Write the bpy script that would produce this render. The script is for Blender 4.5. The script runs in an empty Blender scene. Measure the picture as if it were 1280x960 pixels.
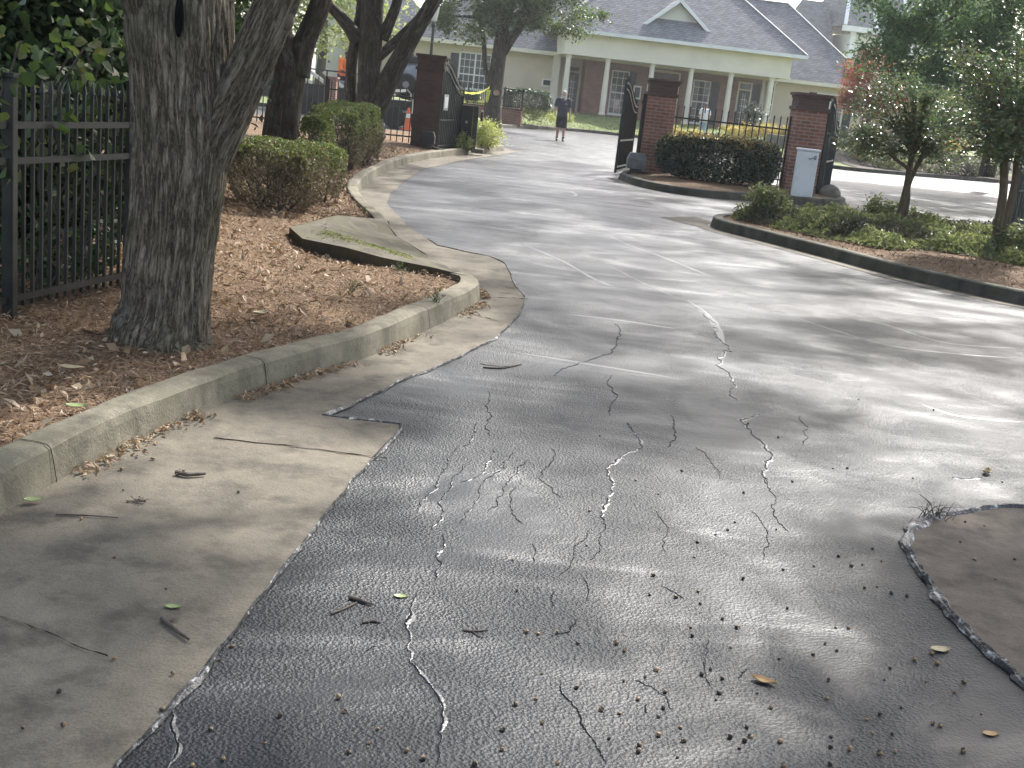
import bpy, math, random
import numpy as np
from mathutils import Vector, Matrix, noise as mn
from mathutils.geometry import delaunay_2d_cdt
rnd = random.Random(7)
rng = np.random.default_rng(11)
scene = bpy.context.scene
COL = scene.collection
rad = math.radians
# ------------------------------------------------------------------ camera model (photo measured at 1280x960)
FP, PITCH, ROLL, CH = 1450.0, rad(14.10), rad(6.28), 1.6
FWD = Vector((0, math.cos(PITCH), -math.sin(PITCH)))
_u0 = Vector((0, math.sin(PITCH), math.cos(PITCH)))
CR = Vector((1, 0, 0))*math.cos(ROLL) + _u0*math.sin(ROLL)
CU = Vector((-1, 0, 0))*math.sin(ROLL) + _u0*math.cos(ROLL)
CP = Vector((0, 0, CH))
def ray(px, py): return FWD*FP + CR*(px-640) + CU*(480-py)
def G(px, py, z=0.0):
    d = ray(px, py); t = (z-CH)/d.z
    return Vector((d.x*t, d.y*t, z))
def at(px, py, y):
    d = ray(px, py); t = y/d.y
    return Vector((d.x*t, y, CH+d.z*t))
# ------------------------------------------------------------------ helpers
def tag(o, label=None, cat=None, group=None, kind=None):
    if label: o['label'] = label
    if cat: o['category'] = cat
    if group: o['group'] = group
    if kind: o['kind'] = kind
    return o
def thing(name, label, cat, loc=(0, 0, 0), rz=0, group=None):
    o = bpy.data.objects.new(name, None); COL.objects.link(o)
    o.empty_display_size = .2
    o.location = loc; o.rotation_euler = (0, 0, rz)
    return tag(o, label, cat, group)
def root_of(o):
    while o.parent: o = o.parent
    return o
class MB:
    def __init__(s): s.v = []; s.f = []; s.m = []; s.n = 0; s.a = []
    def add(s, v, f, m=0, a=None):
        v = np.asarray(v, dtype=float).reshape(-1, 3)
        s.v.append(v); b = s.n
        s.f.extend([tuple(i+b for i in q) for q in f])
        s.m.extend([m]*len(f) if isinstance(m, int) else m)
        s.a.append(np.zeros_like(v) if a is None else np.asarray(a, dtype=float))
        s.n += len(v); return s
    def box(s, lo, hi, m=0, bev=0.0):
        (x0, y0, z0), (x1, y1, z1) = lo, hi
        if bev <= 0:
            v = [(x0,y0,z0),(x1,y0,z0),(x1,y1,z0),(x0,y1,z0),(x0,y0,z1),(x1,y0,z1),(x1,y1,z1),(x0,y1,z1)]
            return s.add(v, [(0,3,2,1),(4,5,6,7),(0,1,5,4),(1,2,6,5),(2,3,7,6),(3,0,4,7)], m)
        b = bev
        def ring(z, i):
            return [(x0+i+b*(i == 0),y0+i,z),(x1-i-b*(i == 0),y0+i,z),(x1-i,y0+i+b*(i == 0),z),(x1-i,y1-i-b*(i == 0),z),
                    (x1-i-b*(i == 0),y1-i,z),(x0+i+b*(i == 0),y1-i,z),(x0+i,y1-i-b*(i == 0),z),(x0+i,y0+i+b*(i == 0),z)]
        def ring2(z): return [(x0+b,y0+b,z),(x1-b,y0+b,z),(x1-b,y0+b,z),(x1-b,y1-b,z),(x1-b,y1-b,z),(x0+b,y1-b,z),(x0+b,y1-b,z),(x0+b,y0+b,z)]
        rs = [ring2(z0), ring(z0+b, 0), ring(z1-b, 0), ring2(z1)]
        v = [p for r in rs for p in r]; f = []
        for k in range(3):
            for i in range(8):
                j = (i+1) % 8; f.append((k*8+i, k*8+j, k*8+8+j, k*8+8+i))
        f.append(tuple(reversed(range(8)))); f.append(tuple(range(24, 32)))
        return s.add(v, f, m)
    def bar(s, a, b, w, d=None, m=0, up=(0, 0, 1)):
        a, b = Vector(a), Vector(b); t = (b-a).normalized()
        up = Vector(up)
        if abs(t.dot(up)) > .95: up = Vector((0, 1, 0))
        x = t.cross(up).normalized(); y = x.cross(t)
        d = w if d is None else d; x = x*w/2; y = y*d/2
        v = [a-x-y, a+x-y, a+x+y, a-x+y, b-x-y, b+x-y, b+x+y, b-x+y]
        return s.add([tuple(p) for p in v], [(0,3,2,1),(4,5,6,7),(0,1,5,4),(1,2,6,5),(2,3,7,6),(3,0,4,7)], m)
    def prism(s, poly, z0, z1, m=0):
        n = len(poly)
        v = [(p[0], p[1], z0) for p in poly]+[(p[0], p[1], z1) for p in poly]
        f = [(i, (i+1) % n, n+(i+1) % n, n+i) for i in range(n)]
        return s.add(v, f+[tuple(range(n, 2*n)), tuple(reversed(range(n)))], m)
    def tube(s, pts, rads, seg=10, m=0, res=None, cap=True, disp=None):
        P = [Vector(p) for p in pts]; R = list(rads)
        if res: P, R = smooth(P, R, res)
        n = len(P); T = [(P[min(i+1, n-1)]-P[max(i-1, 0)]).normalized() for i in range(n)]
        x = T[0].orthogonal().normalized() if abs(T[0].z) < .99 else Vector((1, 0, 0))
        x = (x-T[0]*x.dot(T[0])).normalized()
        V = []; A = []; L = 0
        for i in range(n):
            if i: L += (P[i]-P[i-1]).length; x = (x-T[i]*x.dot(T[i])).normalized()
            y = T[i].cross(x)
            for k in range(seg):
                th = 2*math.pi*k/seg; r = R[i]
                bk = (math.cos(th)*R[i], math.sin(th)*R[i], L)
                if disp: r += disp(th, L, R[i])
                V.append(tuple(P[i]+x*(math.cos(th)*r)+y*(math.sin(th)*r))); A.append(bk)
        F = [(i*seg+k, i*seg+(k+1) % seg, (i+1)*seg+(k+1) % seg, (i+1)*seg+k) for i in range(n-1) for k in range(seg)]
        if cap: F += [tuple(reversed(range(seg))), tuple(range((n-1)*seg, n*seg))]
        return s.add(V, F, m, A)
    def lathe(s, prof, c=(0, 0, 0), seg=20, m=0, axis='z'):
        V = []; n = len(prof)
        for r, h in prof:
            for k in range(seg):
                th = 2*math.pi*k/seg; a, b = r*math.cos(th), r*math.sin(th)
                V.append((c[0]+a, c[1]+b, c[2]+h) if axis == 'z' else (c[0]+h, c[1]+a, c[2]+b) if axis == 'x' else (c[0]+a, c[1]+h, c[2]+b))
        F = [(i*seg+k, i*seg+(k+1) % seg, (i+1)*seg+(k+1) % seg, (i+1)*seg+k) for i in range(n-1) for k in range(seg)]
        F += [tuple(reversed(range(seg))), tuple(range((n-1)*seg, n*seg))]
        return s.add(V, F, m)
    def ell(s, c, r, m=0, seg=12, rings=8, rot=None):
        V = []
        for i in range(rings+1):
            ph = math.pi*i/rings
            for k in range(seg):
                th = 2*math.pi*k/seg
                p = Vector((r[0]*math.sin(ph)*math.cos(th), r[1]*math.sin(ph)*math.sin(th), -r[2]*math.cos(ph)))
                if rot: p = rot @ p
                V.append((c[0]+p.x, c[1]+p.y, c[2]+p.z))
        F = [(i*seg+k, i*seg+(k+1) % seg, (i+1)*seg+(k+1) % seg, (i+1)*seg+k) for i in range(rings) for k in range(seg)]
        return s.add(V, F, m)
    def build(s, name, mats, parent=None, world=True, sm=False, bark=False, label=None):
        V = np.concatenate(s.v) if s.v else np.zeros((0, 3))
        if parent and world:
            V = V-np.array(root_of(parent).location)
        me = bpy.data.meshes.new(name)
        me.from_pydata(V.tolist(), [], s.f)
        if not isinstance(mats, (list, tuple)): mats = [mats]
        for q in mats: me.materials.append(q)
        if len(mats) > 1: me.polygons.foreach_set('material_index', s.m)
        if sm: me.polygons.foreach_set('use_smooth', [True]*len(s.f))
        if bark:
            at_ = me.attributes.new('bk', 'FLOAT_VECTOR', 'POINT')
            at_.data.foreach_set('vector', np.concatenate(s.a).ravel())
        me.update(); me.validate()
        o = bpy.data.objects.new(name, me); COL.objects.link(o)
        if parent: o.parent = parent
        if label: o['label'] = label
        return o
def smooth(P, R, res):
    P = [Vector(p) for p in P]; out = []; rr = []
    n = len(P)
    for i in range(n-1):
        p0, p1, p2, p3 = P[max(i-1, 0)], P[i], P[i+1], P[min(i+2, n-1)]
        for k in range(res):
            t = k/res
            out.append(.5*((2*p1)+(p2-p0)*t+(2*p0-5*p1+4*p2-p3)*t*t+(3*p1-p0-3*p2+p3)*t**3)); rr.append(R[i]*(1-t)+R[i+1]*t)
    out.append(P[-1]); rr.append(R[-1]); return out, rr
def sm2(pts, res=6):
    o, _ = smooth([Vector((p[0], p[1], 0)) for p in pts], [0]*len(pts), res); return [(q.x, q.y) for q in o]
def inpoly(x, y, poly):
    c = np.zeros(np.shape(x), bool); n = len(poly)
    for i in range(n):
        x0, y0 = poly[i]; x1, y1 = poly[(i+1) % n]
        if y0 == y1: continue
        c ^= ((y0 > y) != (y1 > y)) & (x < (x1-x0)*(y-y0)/(y1-y0)+x0)
    return c
def fill(poly, sp, zf, jit=.25):
    """triangulated sheet inside a polygon, with interior points every sp metres and heights from zf"""
    P = [Vector(p) for p in poly]; n = len(P)
    xs = [p.x for p in P]; ys = [p.y for p in P]
    gx, gy = np.meshgrid(np.arange(min(xs), max(xs), sp), np.arange(min(ys), max(ys), sp))
    gx = gx.ravel()+rng.uniform(-jit, jit, gx.size)*sp; gy = gy.ravel()+rng.uniform(-jit, jit, gy.size)*sp
    k = inpoly(gx, gy, [(p.x, p.y) for p in P])
    pts = P+[Vector((a, b)) for a, b in zip(gx[k], gy[k])]
    v, e, f, *_ = delaunay_2d_cdt(pts, [(i, (i+1) % n) for i in range(n)], [], 1, 1e-5)
    return [(q.x, q.y, zf(q.x, q.y)) for q in v], [tuple(x) for x in f]
def sweep(line, prof, closed=False, wob=0.0, side=1):
    """sweep a profile of (offset, z) along a 2D line; offset is to the left of travel when side=1"""
    P = [Vector((p[0], p[1])) for p in line]; n = len(P); V = []; m = len(prof)
    for i in range(n):
        a = P[(i-1) % n] if closed else P[max(i-1, 0)]; b = P[(i+1) % n] if closed else P[min(i+1, n-1)]
        t = (b-a).normalized(); nn = Vector((-t.y, t.x))*side
        for j, (o, z) in enumerate(prof):
            w = wob*mn.noise(Vector((P[i].x*4, P[i].y*4, j*3.1)))
            q = P[i]+nn*(o+w); V.append((q.x, q.y, z+w*.6*(z > .02)))
    F = []
    for i in range(n if closed else n-1):
        i2 = (i+1) % n
        for j in range(m-1): F.append((i*m+j, i2*m+j, i2*m+j+1, i*m+j+1))
    if not closed: F += [tuple(range(m)), tuple(reversed(range((n-1)*m, n*m)))]
    return V, F
def resample(line, step):
    out = [Vector(line[0])]
    for a, b in zip(line[:-1], line[1:]):
        a, b = Vector(a), Vector(b); L = (b-a).length; k = max(1, int(L/step))
        for i in range(1, k+1): out.append(a.lerp(b, i/k))
    return out
# ------------------------------------------------------------------ materials
class NT:
    def __init__(s, name):
        s.mat = bpy.data.materials.new(name); s.mat.use_nodes = True
        s.t = s.mat.node_tree; s.p = s.t.nodes['Principled BSDF']; s.out = s.t.nodes['Material Output']
        s._tc = None
    def n(s, t, **kw):
        q = s.t.nodes.new(t)
        for k, v in kw.items():
            if k in q.inputs.keys(): s.set(q, k, v)
            else: setattr(q, k, v)
        return q
    def set(s, q, k, v):
        if isinstance(v, bpy.types.NodeSocket): s.t.links.new(v, q.inputs[k])
        else:
            if isinstance(v, (tuple, list)) and len(v) == 3 and q.inputs[k].type == 'RGBA': v = (*v, 1)
            q.inputs[k].default_value = v
    def co(s):
        if not s._tc: s._tc = s.n('ShaderNodeTexCoord')
        return s._tc.outputs['Object']
    def wpos(s): return s.n('ShaderNodeNewGeometry').outputs['Position']
    def attr(s, name): return s.n('ShaderNodeAttribute', attribute_name=name).outputs['Vector']
    def map(s, v, sc=(1, 1, 1), rot=(0, 0, 0)):
        q = s.n('ShaderNodeMapping', Scale=sc, Rotation=rot); s.t.links.new(v, q.inputs['Vector']); return q.outputs[0]
    def noise(s, v, scale, det=4, rough=.55, dist=0):
        q = s.n('ShaderNodeTexNoise', Scale=scale, Detail=det, Roughness=rough, Distortion=dist); s.t.links.new(v, q.inputs['Vector']); return q.outputs['Fac']
    def vor(s, v, scale, feat='F1', out='Distance'):
        q = s.n('ShaderNodeTexVoronoi', Scale=scale, feature=feat); s.t.links.new(v, q.inputs['Vector']); return q.outputs[out]
    def ramp(s, f, stops, interp='LINEAR'):
        q = s.n('ShaderNodeValToRGB'); s.t.links.new(f, q.inputs[0]); e = q.color_ramp.elements; q.color_ramp.interpolation = interp
        while len(e) < len(stops): e.new(.5)
        for k, (pp, c) in enumerate(stops):
            e[k].position = pp; c = (c, c, c) if not isinstance(c, (tuple, list)) else c; e[k].color = (*c[:3], 1)
        return q.outputs[0]
    def mix(s, f, a, b, mode='MIX'):
        q = s.n('ShaderNodeMix', data_type='RGBA', blend_type=mode)
        for i, v in ((0, f), (6, a), (7, b)):
            if isinstance(v, bpy.types.NodeSocket): s.t.links.new(v, q.inputs[i])
            else: q.inputs[i].default_value = v if i == 0 else (*v, 1)
        return q.outputs[2]
    def math(s, op, a, b=0.0, c=0.0):
        q = s.n('ShaderNodeMath', operation=op)
        for i, v in ((0, a), (1, b), (2, c)):
            if isinstance(v, bpy.types.NodeSocket): s.t.links.new(v, q.inputs[i])
            else: q.inputs[i].default_value = v
        return q.outputs[0]
    def bump(s, h, strength=.5, dist=.01, nrm=None):
        q = s.n('ShaderNodeBump', Strength=strength, Distance=dist); s.t.links.new(h, q.inputs['Height'])
        if nrm: s.t.links.new(nrm, q.inputs['Normal'])
        return q.outputs[0]
    def fin(s, col=None, rough=None, nrm=None, metal=None, spec=None):
        for k, v in (('Base Color', col), ('Roughness', rough), ('Normal', nrm), ('Metallic', metal), ('Specular IOR Level', spec)):
            if v is not None: s.set(s.p, k, v)
        return s.mat
def mat(name, c1, c2=None, scale=6, rough=.75, bs=None, bd=.004, metal=0, spec=.5, stops=(.35, .65)):
    m = NT(name); v = m.co(); c2 = c2 or tuple(x*.75 for x in c1)
    col = m.ramp(m.noise(v, scale, 5), [(stops[0], c1), (stops[1], c2)])
    nrm = m.bump(m.noise(v, bs, 4), .6, bd) if bs else None
    return m.fin(col, rough, nrm, metal, spec)
def leafmat(name, cols, trans=.35, rough=.45, spec=.5, big=.6):
    m = NT(name)
    r = m.n('ShaderNodeNewGeometry').outputs['Random Per Island']
    f = m.math('ADD', m.math('MULTIPLY', r, .7), m.math('MULTIPLY', m.noise(m.co(), big, 2), .45))
    n = len(cols)
    col = m.ramp(f, [(.12+.8*i/(n-1), c) for i, c in enumerate(cols)])
    m.fin(col, rough, None, 0, spec)
    if trans > 0:
        tr = m.n('ShaderNodeBsdfTranslucent'); hs = m.n('ShaderNodeHueSaturation', Saturation=1.15, Value=1.25)
        m.t.links.new(col, hs.inputs['Color']); m.t.links.new(hs.outputs[0], tr.inputs[0])
        mx = m.n('ShaderNodeMixShader', Fac=trans)
        m.t.links.new(m.p.outputs[0], mx.inputs[1]); m.t.links.new(tr.outputs[0], mx.inputs[2]); m.t.links.new(mx.outputs[0], m.out.inputs[0])
    return m.mat
M = {}
def asphalt():
    m = NT('asphalt'); v = m.wpos()
    big = m.noise(v, .7, 4, .6, .6)
    sw = m.noise(m.map(v, (.5, 1.4, 1), (0, 0, rad(-18))), 1.5, 3, .5, 1.8)
    fine = m.noise(v, 150, 3, .6); agg = m.vor(v, 92)
    cn_ = m.n('ShaderNodeTexNoise', Scale=7.0, Detail=4.0); m.t.links.new(v, cn_.inputs['Vector'])
    crk = m.vor(m.mix(.16, v, cn_.outputs['Color']), 9.0, 'DISTANCE_TO_EDGE')
    c = m.ramp(big, [(.3, (.015, .0168, .0192)), (.7, (.024, .0263, .0295))])
    spk = m.ramp(m.noise(v, 300, 1), [(.62, 0.0), (.72, 1.0)])
    c = m.mix(m.math('MULTIPLY', spk, .25), c, (.10, .098, .092))
    rg = m.ramp(m.math('ADD', m.math('MULTIPLY', sw, .55), m.math('MULTIPLY', big, .45)), [(.36, .36), (.5, .43), (.68, .50)])
    cl = m.ramp(crk, [(0, 0.0), (.014, 1.0)])
    msk = m.ramp(m.noise(v, 1.7, 3), [(.50, 1.0), (.64, .15)])
    cl = m.math('MAXIMUM', cl, msk)
    # surface: smoothed where the sealer pooled
    pool = m.ramp(m.noise(v, 1.3, 3, .5, 1), [(.38, .25), (.6, 1.0)])
    h = m.math('ADD', m.math('MULTIPLY', m.math('ADD', m.math('MULTIPLY', agg, 1.0), m.math('MULTIPLY', fine, .9)), pool), m.math('MULTIPLY', cl, .35))
    n1 = m.bump(m.noise(v, 1.6, 3, .5, .8), .5, .02)
    n2 = m.bump(h, .95, .0056, n1)
    c = m.mix(m.math('SUBTRACT', 1.0, cl), c, (.008, .008, .009))
    sp = m.ramp(m.noise(m.map(v, (.55, 1.15, 1), (0, 0, rad(-24))), .85, 4, .55, 3.2), [(.40, .17), (.55, .22), (.66, .42)])
    return m.fin(c, rg, n2, 0, sp)
M['asphalt'] = asphalt()
def concrete(name, a, b, moss=None, spots=True):
    m = NT(name); v = m.wpos()
    f = m.math('ADD', m.math('MULTIPLY', m.noise(v, 1.3, 5, .6, .4), .7), m.math('MULTIPLY', m.noise(v, 14, 4, .6), .3))
    c = m.ramp(f, [(.32, b), (.5, tuple((x+y)/2 for x, y in zip(a, b))), (.66, a)])
    g = m.ramp(m.noise(v, 160, 2), [(.3, .72), (.6, 1.08)])
    c = m.mix(1.0, c, g, 'MULTIPLY')
    st = m.ramp(m.noise(m.map(v, (1, 1, .4)), 5, 5, .65), [(.48, 0.0), (.68, .75)])
    c = m.mix(st, c, tuple(x*.5 for x in b))
    if moss: c = m.mix(m.ramp(m.noise(v, 3.2, 5, .65), [(.46, 0.0), (.63, moss[1])]), c, moss[0])
    h = m.math('ADD', m.noise(v, 90, 3), m.math('MULTIPLY', m.noise(v, 16, 4), .8))
    return m.fin(c, .85, m.bump(h, .55, .006), 0, .3)
M['apron'] = concrete('concrete_apron', (.19, .165, .122), (.092, .08, .061))
M['kerb'] = concrete('kerb_concrete', (.265, .236, .17), (.10, .09, .064), ((.12, .115, .068), .3))
M['kerbdark'] = concrete('kerb_dark', (.12, .108, .082), (.045, .042, .035), ((.05, .055, .025), .6))
M['slab'] = concrete('slab_concrete', (.115, .098, .068), (.05, .044, .031), ((.10, .10, .035), .45))
M['pad'] = concrete('pad_concrete', (.15, .12, .09), (.05, .042, .033))
M['moss'] = mat('moss', (.19, .21, .04), (.10, .115, .03), 14, .95, 60, .01)
def mulch(name, a, b, c_):
    m = NT(name); v = m.wpos()
    f = m.math('ADD', m.math('MULTIPLY', m.noise(m.map(v, (1, .4, 1), (0, 0, .6)), 70, 3, .7), .6), m.math('MULTIPLY', m.noise(m.map(v, (.4, 1, 1), (0, 0, .3)), 55, 3, .7), .5))
    c = m.ramp(f, [(.38, a), (.52, b), (.68, c_)])
    c = m.mix(.8, c, m.ramp(m.noise(v, 1.4, 3), [(.3, .7), (.7, 1.15)]), 'MULTIPLY')
    return m.fin(c, .95, m.bump(f, 1, .03), 0, .2)
M['mulch'] = mulch('mulch', (.04, .025, .015), (.125, .076, .043), (.28, .195, .12))
M['darkmulch'] = mulch('dark_mulch', (.03, .024, .02), (.085, .068, .058), (.2, .17, .15))
M['needle'] = leafmat('pine_straw', [(.045, .026, .014), (.13, .072, .036), (.22, .14, .085), (.36, .275, .18)], 0, .8, .3)
M['paleleaf'] = leafmat('dry_leaf', [(.12, .07, .038), (.22, .135, .072), (.31, .22, .135), (.41, .335, .24)], .15, .6, .3)
M['greenfall'] = leafmat('fallen_green_leaf', [(.10, .14, .05), (.22, .26, .12)], .2, .6)
M['soil'] = mat('soil', (.10, .085, .05), (.06, .07, .03), .4, .95, 20, .02)
M['grass'] = mat('lawn_grass', (.135, .17, .045), (.085, .12, .032), 2.5, .9, 60, .05)
M['blade'] = leafmat('grass_blades', [(.07, .105, .028), (.13, .165, .045), (.22, .23, .07)], .3, .6, .3)
def bark(name, a, b, c_, sc=16, str_=9):
    m = NT(name); v = m.attr('bk')
    w = m.map(v, (1, 1, .11)); q1 = m.noise(w, sc*1.9, 4, .6, .5); q2 = m.noise(m.map(v, (1, 1, .2)), sc*4.5, 4, .65, .3); q3 = m.noise(m.map(v, (1, 1, .6)), sc*7, 4, .7)
    rd = m.math('MINIMUM', m.math('MULTIPLY', m.math('ABSOLUTE', m.math('SUBTRACT', q1, .5)), 6.5), 1.0)
    r2 = m.math('MINIMUM', m.math('MULTIPLY', m.math('ABSOLUTE', m.math('SUBTRACT', q2, .5)), 6.0), 1.0)
    f = m.math('ADD', m.math('ADD', m.math('MULTIPLY', rd, .42), m.math('MULTIPLY', r2, .28)), m.math('MULTIPLY', q3, .34))
    c = m.ramp(f, [(.22, a), (.60, b), (.90, c_)])
    lich = m.ramp(m.noise(m.map(v, (1, 1, .55)), 9, 5, .65), [(.58, 0.0), (.70, .75)])
    c = m.mix(lich, c, (.20, .20, .17))
    c = m.mix(m.ramp(m.noise(v, 3, 3), [(.48, 0.0), (.7, .55)]), c, (.055, .058, .022))
    return m.fin(c, .9, m.bump(f, 1, .022), 0, .2)
M['bark'] = bark('bark', (.050, .040, .028), (.245, .205, .150), (.42, .37, .29))
M['barkd'] = bark('bark_dark', (.026, .021, .016), (.11, .09, .07), (.22, .19, .15), 10)
M['barksm'] = bark('bark_smooth', (.10, .075, .05), (.16, .12, .08), (.24, .18, .13), 8)
M['iron'] = mat('black_iron', (.012, .0125, .0105), (.025, .026, .021), 8, .42, 60, .0015)
M['iron2'] = mat('weathered_iron', (.014, .016, .015), (.045, .047, .04), 9, .5, 60, .002)
def brick(name, c1, c2, mo, sx=1.0):
    m = NT(name); s = m.n('ShaderNodeSeparateXYZ'); m.t.links.new(m.co(), s.inputs[0])
    cb = m.n('ShaderNodeCombineXYZ'); m.t.links.new(m.math('ADD', s.outputs[0], s.outputs[1]), cb.inputs[0]); m.t.links.new(s.outputs[2], cb.inputs[1])
    b = m.n('ShaderNodeTexBrick', Color1=c1, Color2=c2, Mortar=mo, Scale=1.0); b.inputs['Brick Width'].default_value = .215; b.inputs['Row Height'].default_value = .073
    b.inputs['Mortar Size'].default_value = .012; b.inputs['Bias'].default_value = -.1
    m.t.links.new(cb.outputs[0], b.inputs['Vector'])
    c = m.mix(.7, b.outputs['Color'], m.ramp(m.noise(m.co(), 2.3, 4), [(.3, .55), (.7, 1.2)]), 'MULTIPLY')
    return m.fin(c, .85, m.bump(b.outputs['Fac'], -.5, .006), 0, .25)
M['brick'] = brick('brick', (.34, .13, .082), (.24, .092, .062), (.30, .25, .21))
M['brickshade'] = brick('brick_shaded', (.10, .048, .038), (.07, .036, .03), (.07, .06, .053))  # darker copy of the brick, one pillar's shade put into its colour
M['brickcap'] = brick('brick_cap', (.15, .075, .06), (.115, .06, .05), (.12, .1, .09))
def siding(name, a, step=.115):
    m = NT(name); s = m.n('ShaderNodeSeparateXYZ'); m.t.links.new(m.co(), s.inputs[0])
    fr = m.math('FRACT', m.math('DIVIDE', s.outputs[2], step))
    c = m.mix(m.ramp(fr, [(0, .55), (.1, 0.0)]), a, tuple(x*.6 for x in a))
    c = m.mix(.5, c, m.ramp(m.noise(m.co(), 1.2, 3), [(.3, .85), (.7, 1.1)]), 'MULTIPLY')
    return m.fin(c, .7, m.bump(fr, -.6, .015), 0, .3)
M['siding'] = siding('tan_siding', (.63, .53, .41))
M['sidingw'] = siding('pale_siding', (.70, .68, .58))
M['cream'] = mat('cream_trim', (.82, .755, .615), (.74, .68, .55), 1.2, .6)
M['white'] = mat('white_trim', (.80, .80, .76), (.72, .72, .69), 2, .5)
M['whitebox'] = mat('white_cabinet_paint', (.86, .86, .835), (.70, .70, .675), 5, .5, stops=(.5, .8))
M['shutter'] = mat('dark_shutter', (.018, .022, .032), (.026, .03, .04), 4, .55)
M['glass'] = NT('window_glass').fin((.03, .035, .038), .06, None, 0, .8)
M['curtain'] = NT('window_bright').fin((.25, .27, .25), .12, None, 0, .8)
def shingle():
    m = NT('shingles'); s = m.n('ShaderNodeSeparateXYZ'); m.t.links.new(m.co(), s.inputs[0])
    cb = m.n('ShaderNodeCombineXYZ'); m.t.links.new(m.math('ADD', s.outputs[0], m.math('MULTIPLY', s.outputs[1], .35)), cb.inputs[0]); m.t.links.new(s.outputs[2], cb.inputs[1])
    b = m.n('ShaderNodeTexBrick', Color1=(.245, .243, .248), Color2=(.165, .164, .168), Mortar=(.08, .08, .085), Scale=1.0)
    b.inputs['Brick Width'].default_value = .33; b.inputs['Row Height'].default_value = .10; b.inputs['Mortar Size'].default_value = .012
    m.t.links.new(cb.outputs[0], b.inputs['Vector'])
    c = m.mix(.7, b.outputs['Color'], m.ramp(m.noise(m.co(), 3.0, 4, .7), [(.3, .7), (.7, 1.25)]), 'MULTIPLY')
    return m.fin(c, .9, m.bump(b.outputs['Fac'], -.5, .01), 0, .2)
M['shingle'] = shingle()
M['rubber'] = mat('rubber', (.012, .012, .012), None, 10, .8)
M['greymetal'] = mat('grey_metal', (.23, .24, .25), (.16, .17, .18), 5, .45, 30, .002, .3)
M['opbox'] = mat('grey_plastic', (.20, .205, .20), (.13, .13, .13), 6, .6)
M['steel'] = mat('steel', (.35, .35, .36), (.25, .25, .26), 6, .4, None, .004, .7)
M['tape'] = mat('yellow_tape', (.72, .72, .10), (.60, .62, .08), 5, .4)
M['tapew'] = mat('white_tape', (.75, .74, .62), (.68, .66, .52), 5, .4)
M['orange'] = mat('orange_plastic', (.75, .16, .04), (.65, .12, .03), 8, .5)
M['orangecloth'] = mat('orange_shirt', (.85, .22, .05), (.7, .16, .035), 9, .85)
M['skin'] = NT('skin').fin((.52, .30, .215), .55)
M['skind'] = NT('skin_dark').fin((.09, .05, .035), .55)
M['darkcloth'] = mat('dark_polo', (.045, .047, .062), (.033, .035, .047), 14, .9)
M['shorts'] = mat('dark_shorts', (.02, .021, .028), (.014, .015, .02), 14, .9)
M['whitecloth'] = mat('white_shirt', (.78, .78, .80), (.66, .66, .7), 10, .9)
M['jeans'] = mat('light_jeans', (.36, .46, .60), (.28, .37, .5), 10, .9)
M['hairw'] = mat('white_hair', (.66, .64, .60), (.5, .48, .45), 30, .7)
M['hairb'] = mat('dark_hair', (.05, .035, .028), (.03, .02, .016), 30, .7)
M['black'] = NT('black_matte').fin((.012, .012, .012), .6)
M['eye'] = NT('eye_dark').fin((.02, .015, .012), .3)
M['paper'] = mat('paper', (.78, .78, .75), (.7, .7, .68), 3, .8)
M['crack'] = NT('crack_gap').fin((.0045, .0045, .005), .9, None, 0, .1)
m_ = NT('fresh_sealer'); v_ = m_.wpos()
M['sealer'] = m_.fin((.036, .0375, .040), m_.ramp(m_.noise(v_, 3, 3), [(.35, .34), (.65, .5)]), m_.bump(m_.noise(v_, 110, 3), .5, .003), 0, .55)
def lipmat():
    m = NT('sealer_lip'); v = m.wpos()
    return m.fin(m.ramp(m.noise(v, 26, 4, .7), [(.42, (.010, .010, .011)), (.56, (.05, .05, .05)), (.68, (.45, .45, .43))]), .42, m.bump(m.noise(v, 70, 3), .9, .01))
M['lip'] = lipmat()
M['twig'] = mat('twig_bark', (.05, .038, .03), (.09, .07, .055), 40, .9)
M['nut'] = mat('tan_nut', (.23, .145, .065), (.13, .08, .036), 60, .6)
M['husk'] = mat('dark_husk', (.022, .018, .014), (.045, .035, .026), 60, .8)
M['rock'] = mat('rock', (.23, .2, .16), (.13, .115, .09), 7, .9, 20, .03)
M['lampglass'] = NT('lamp_glass').fin((.75, .73, .62), .3)
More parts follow.
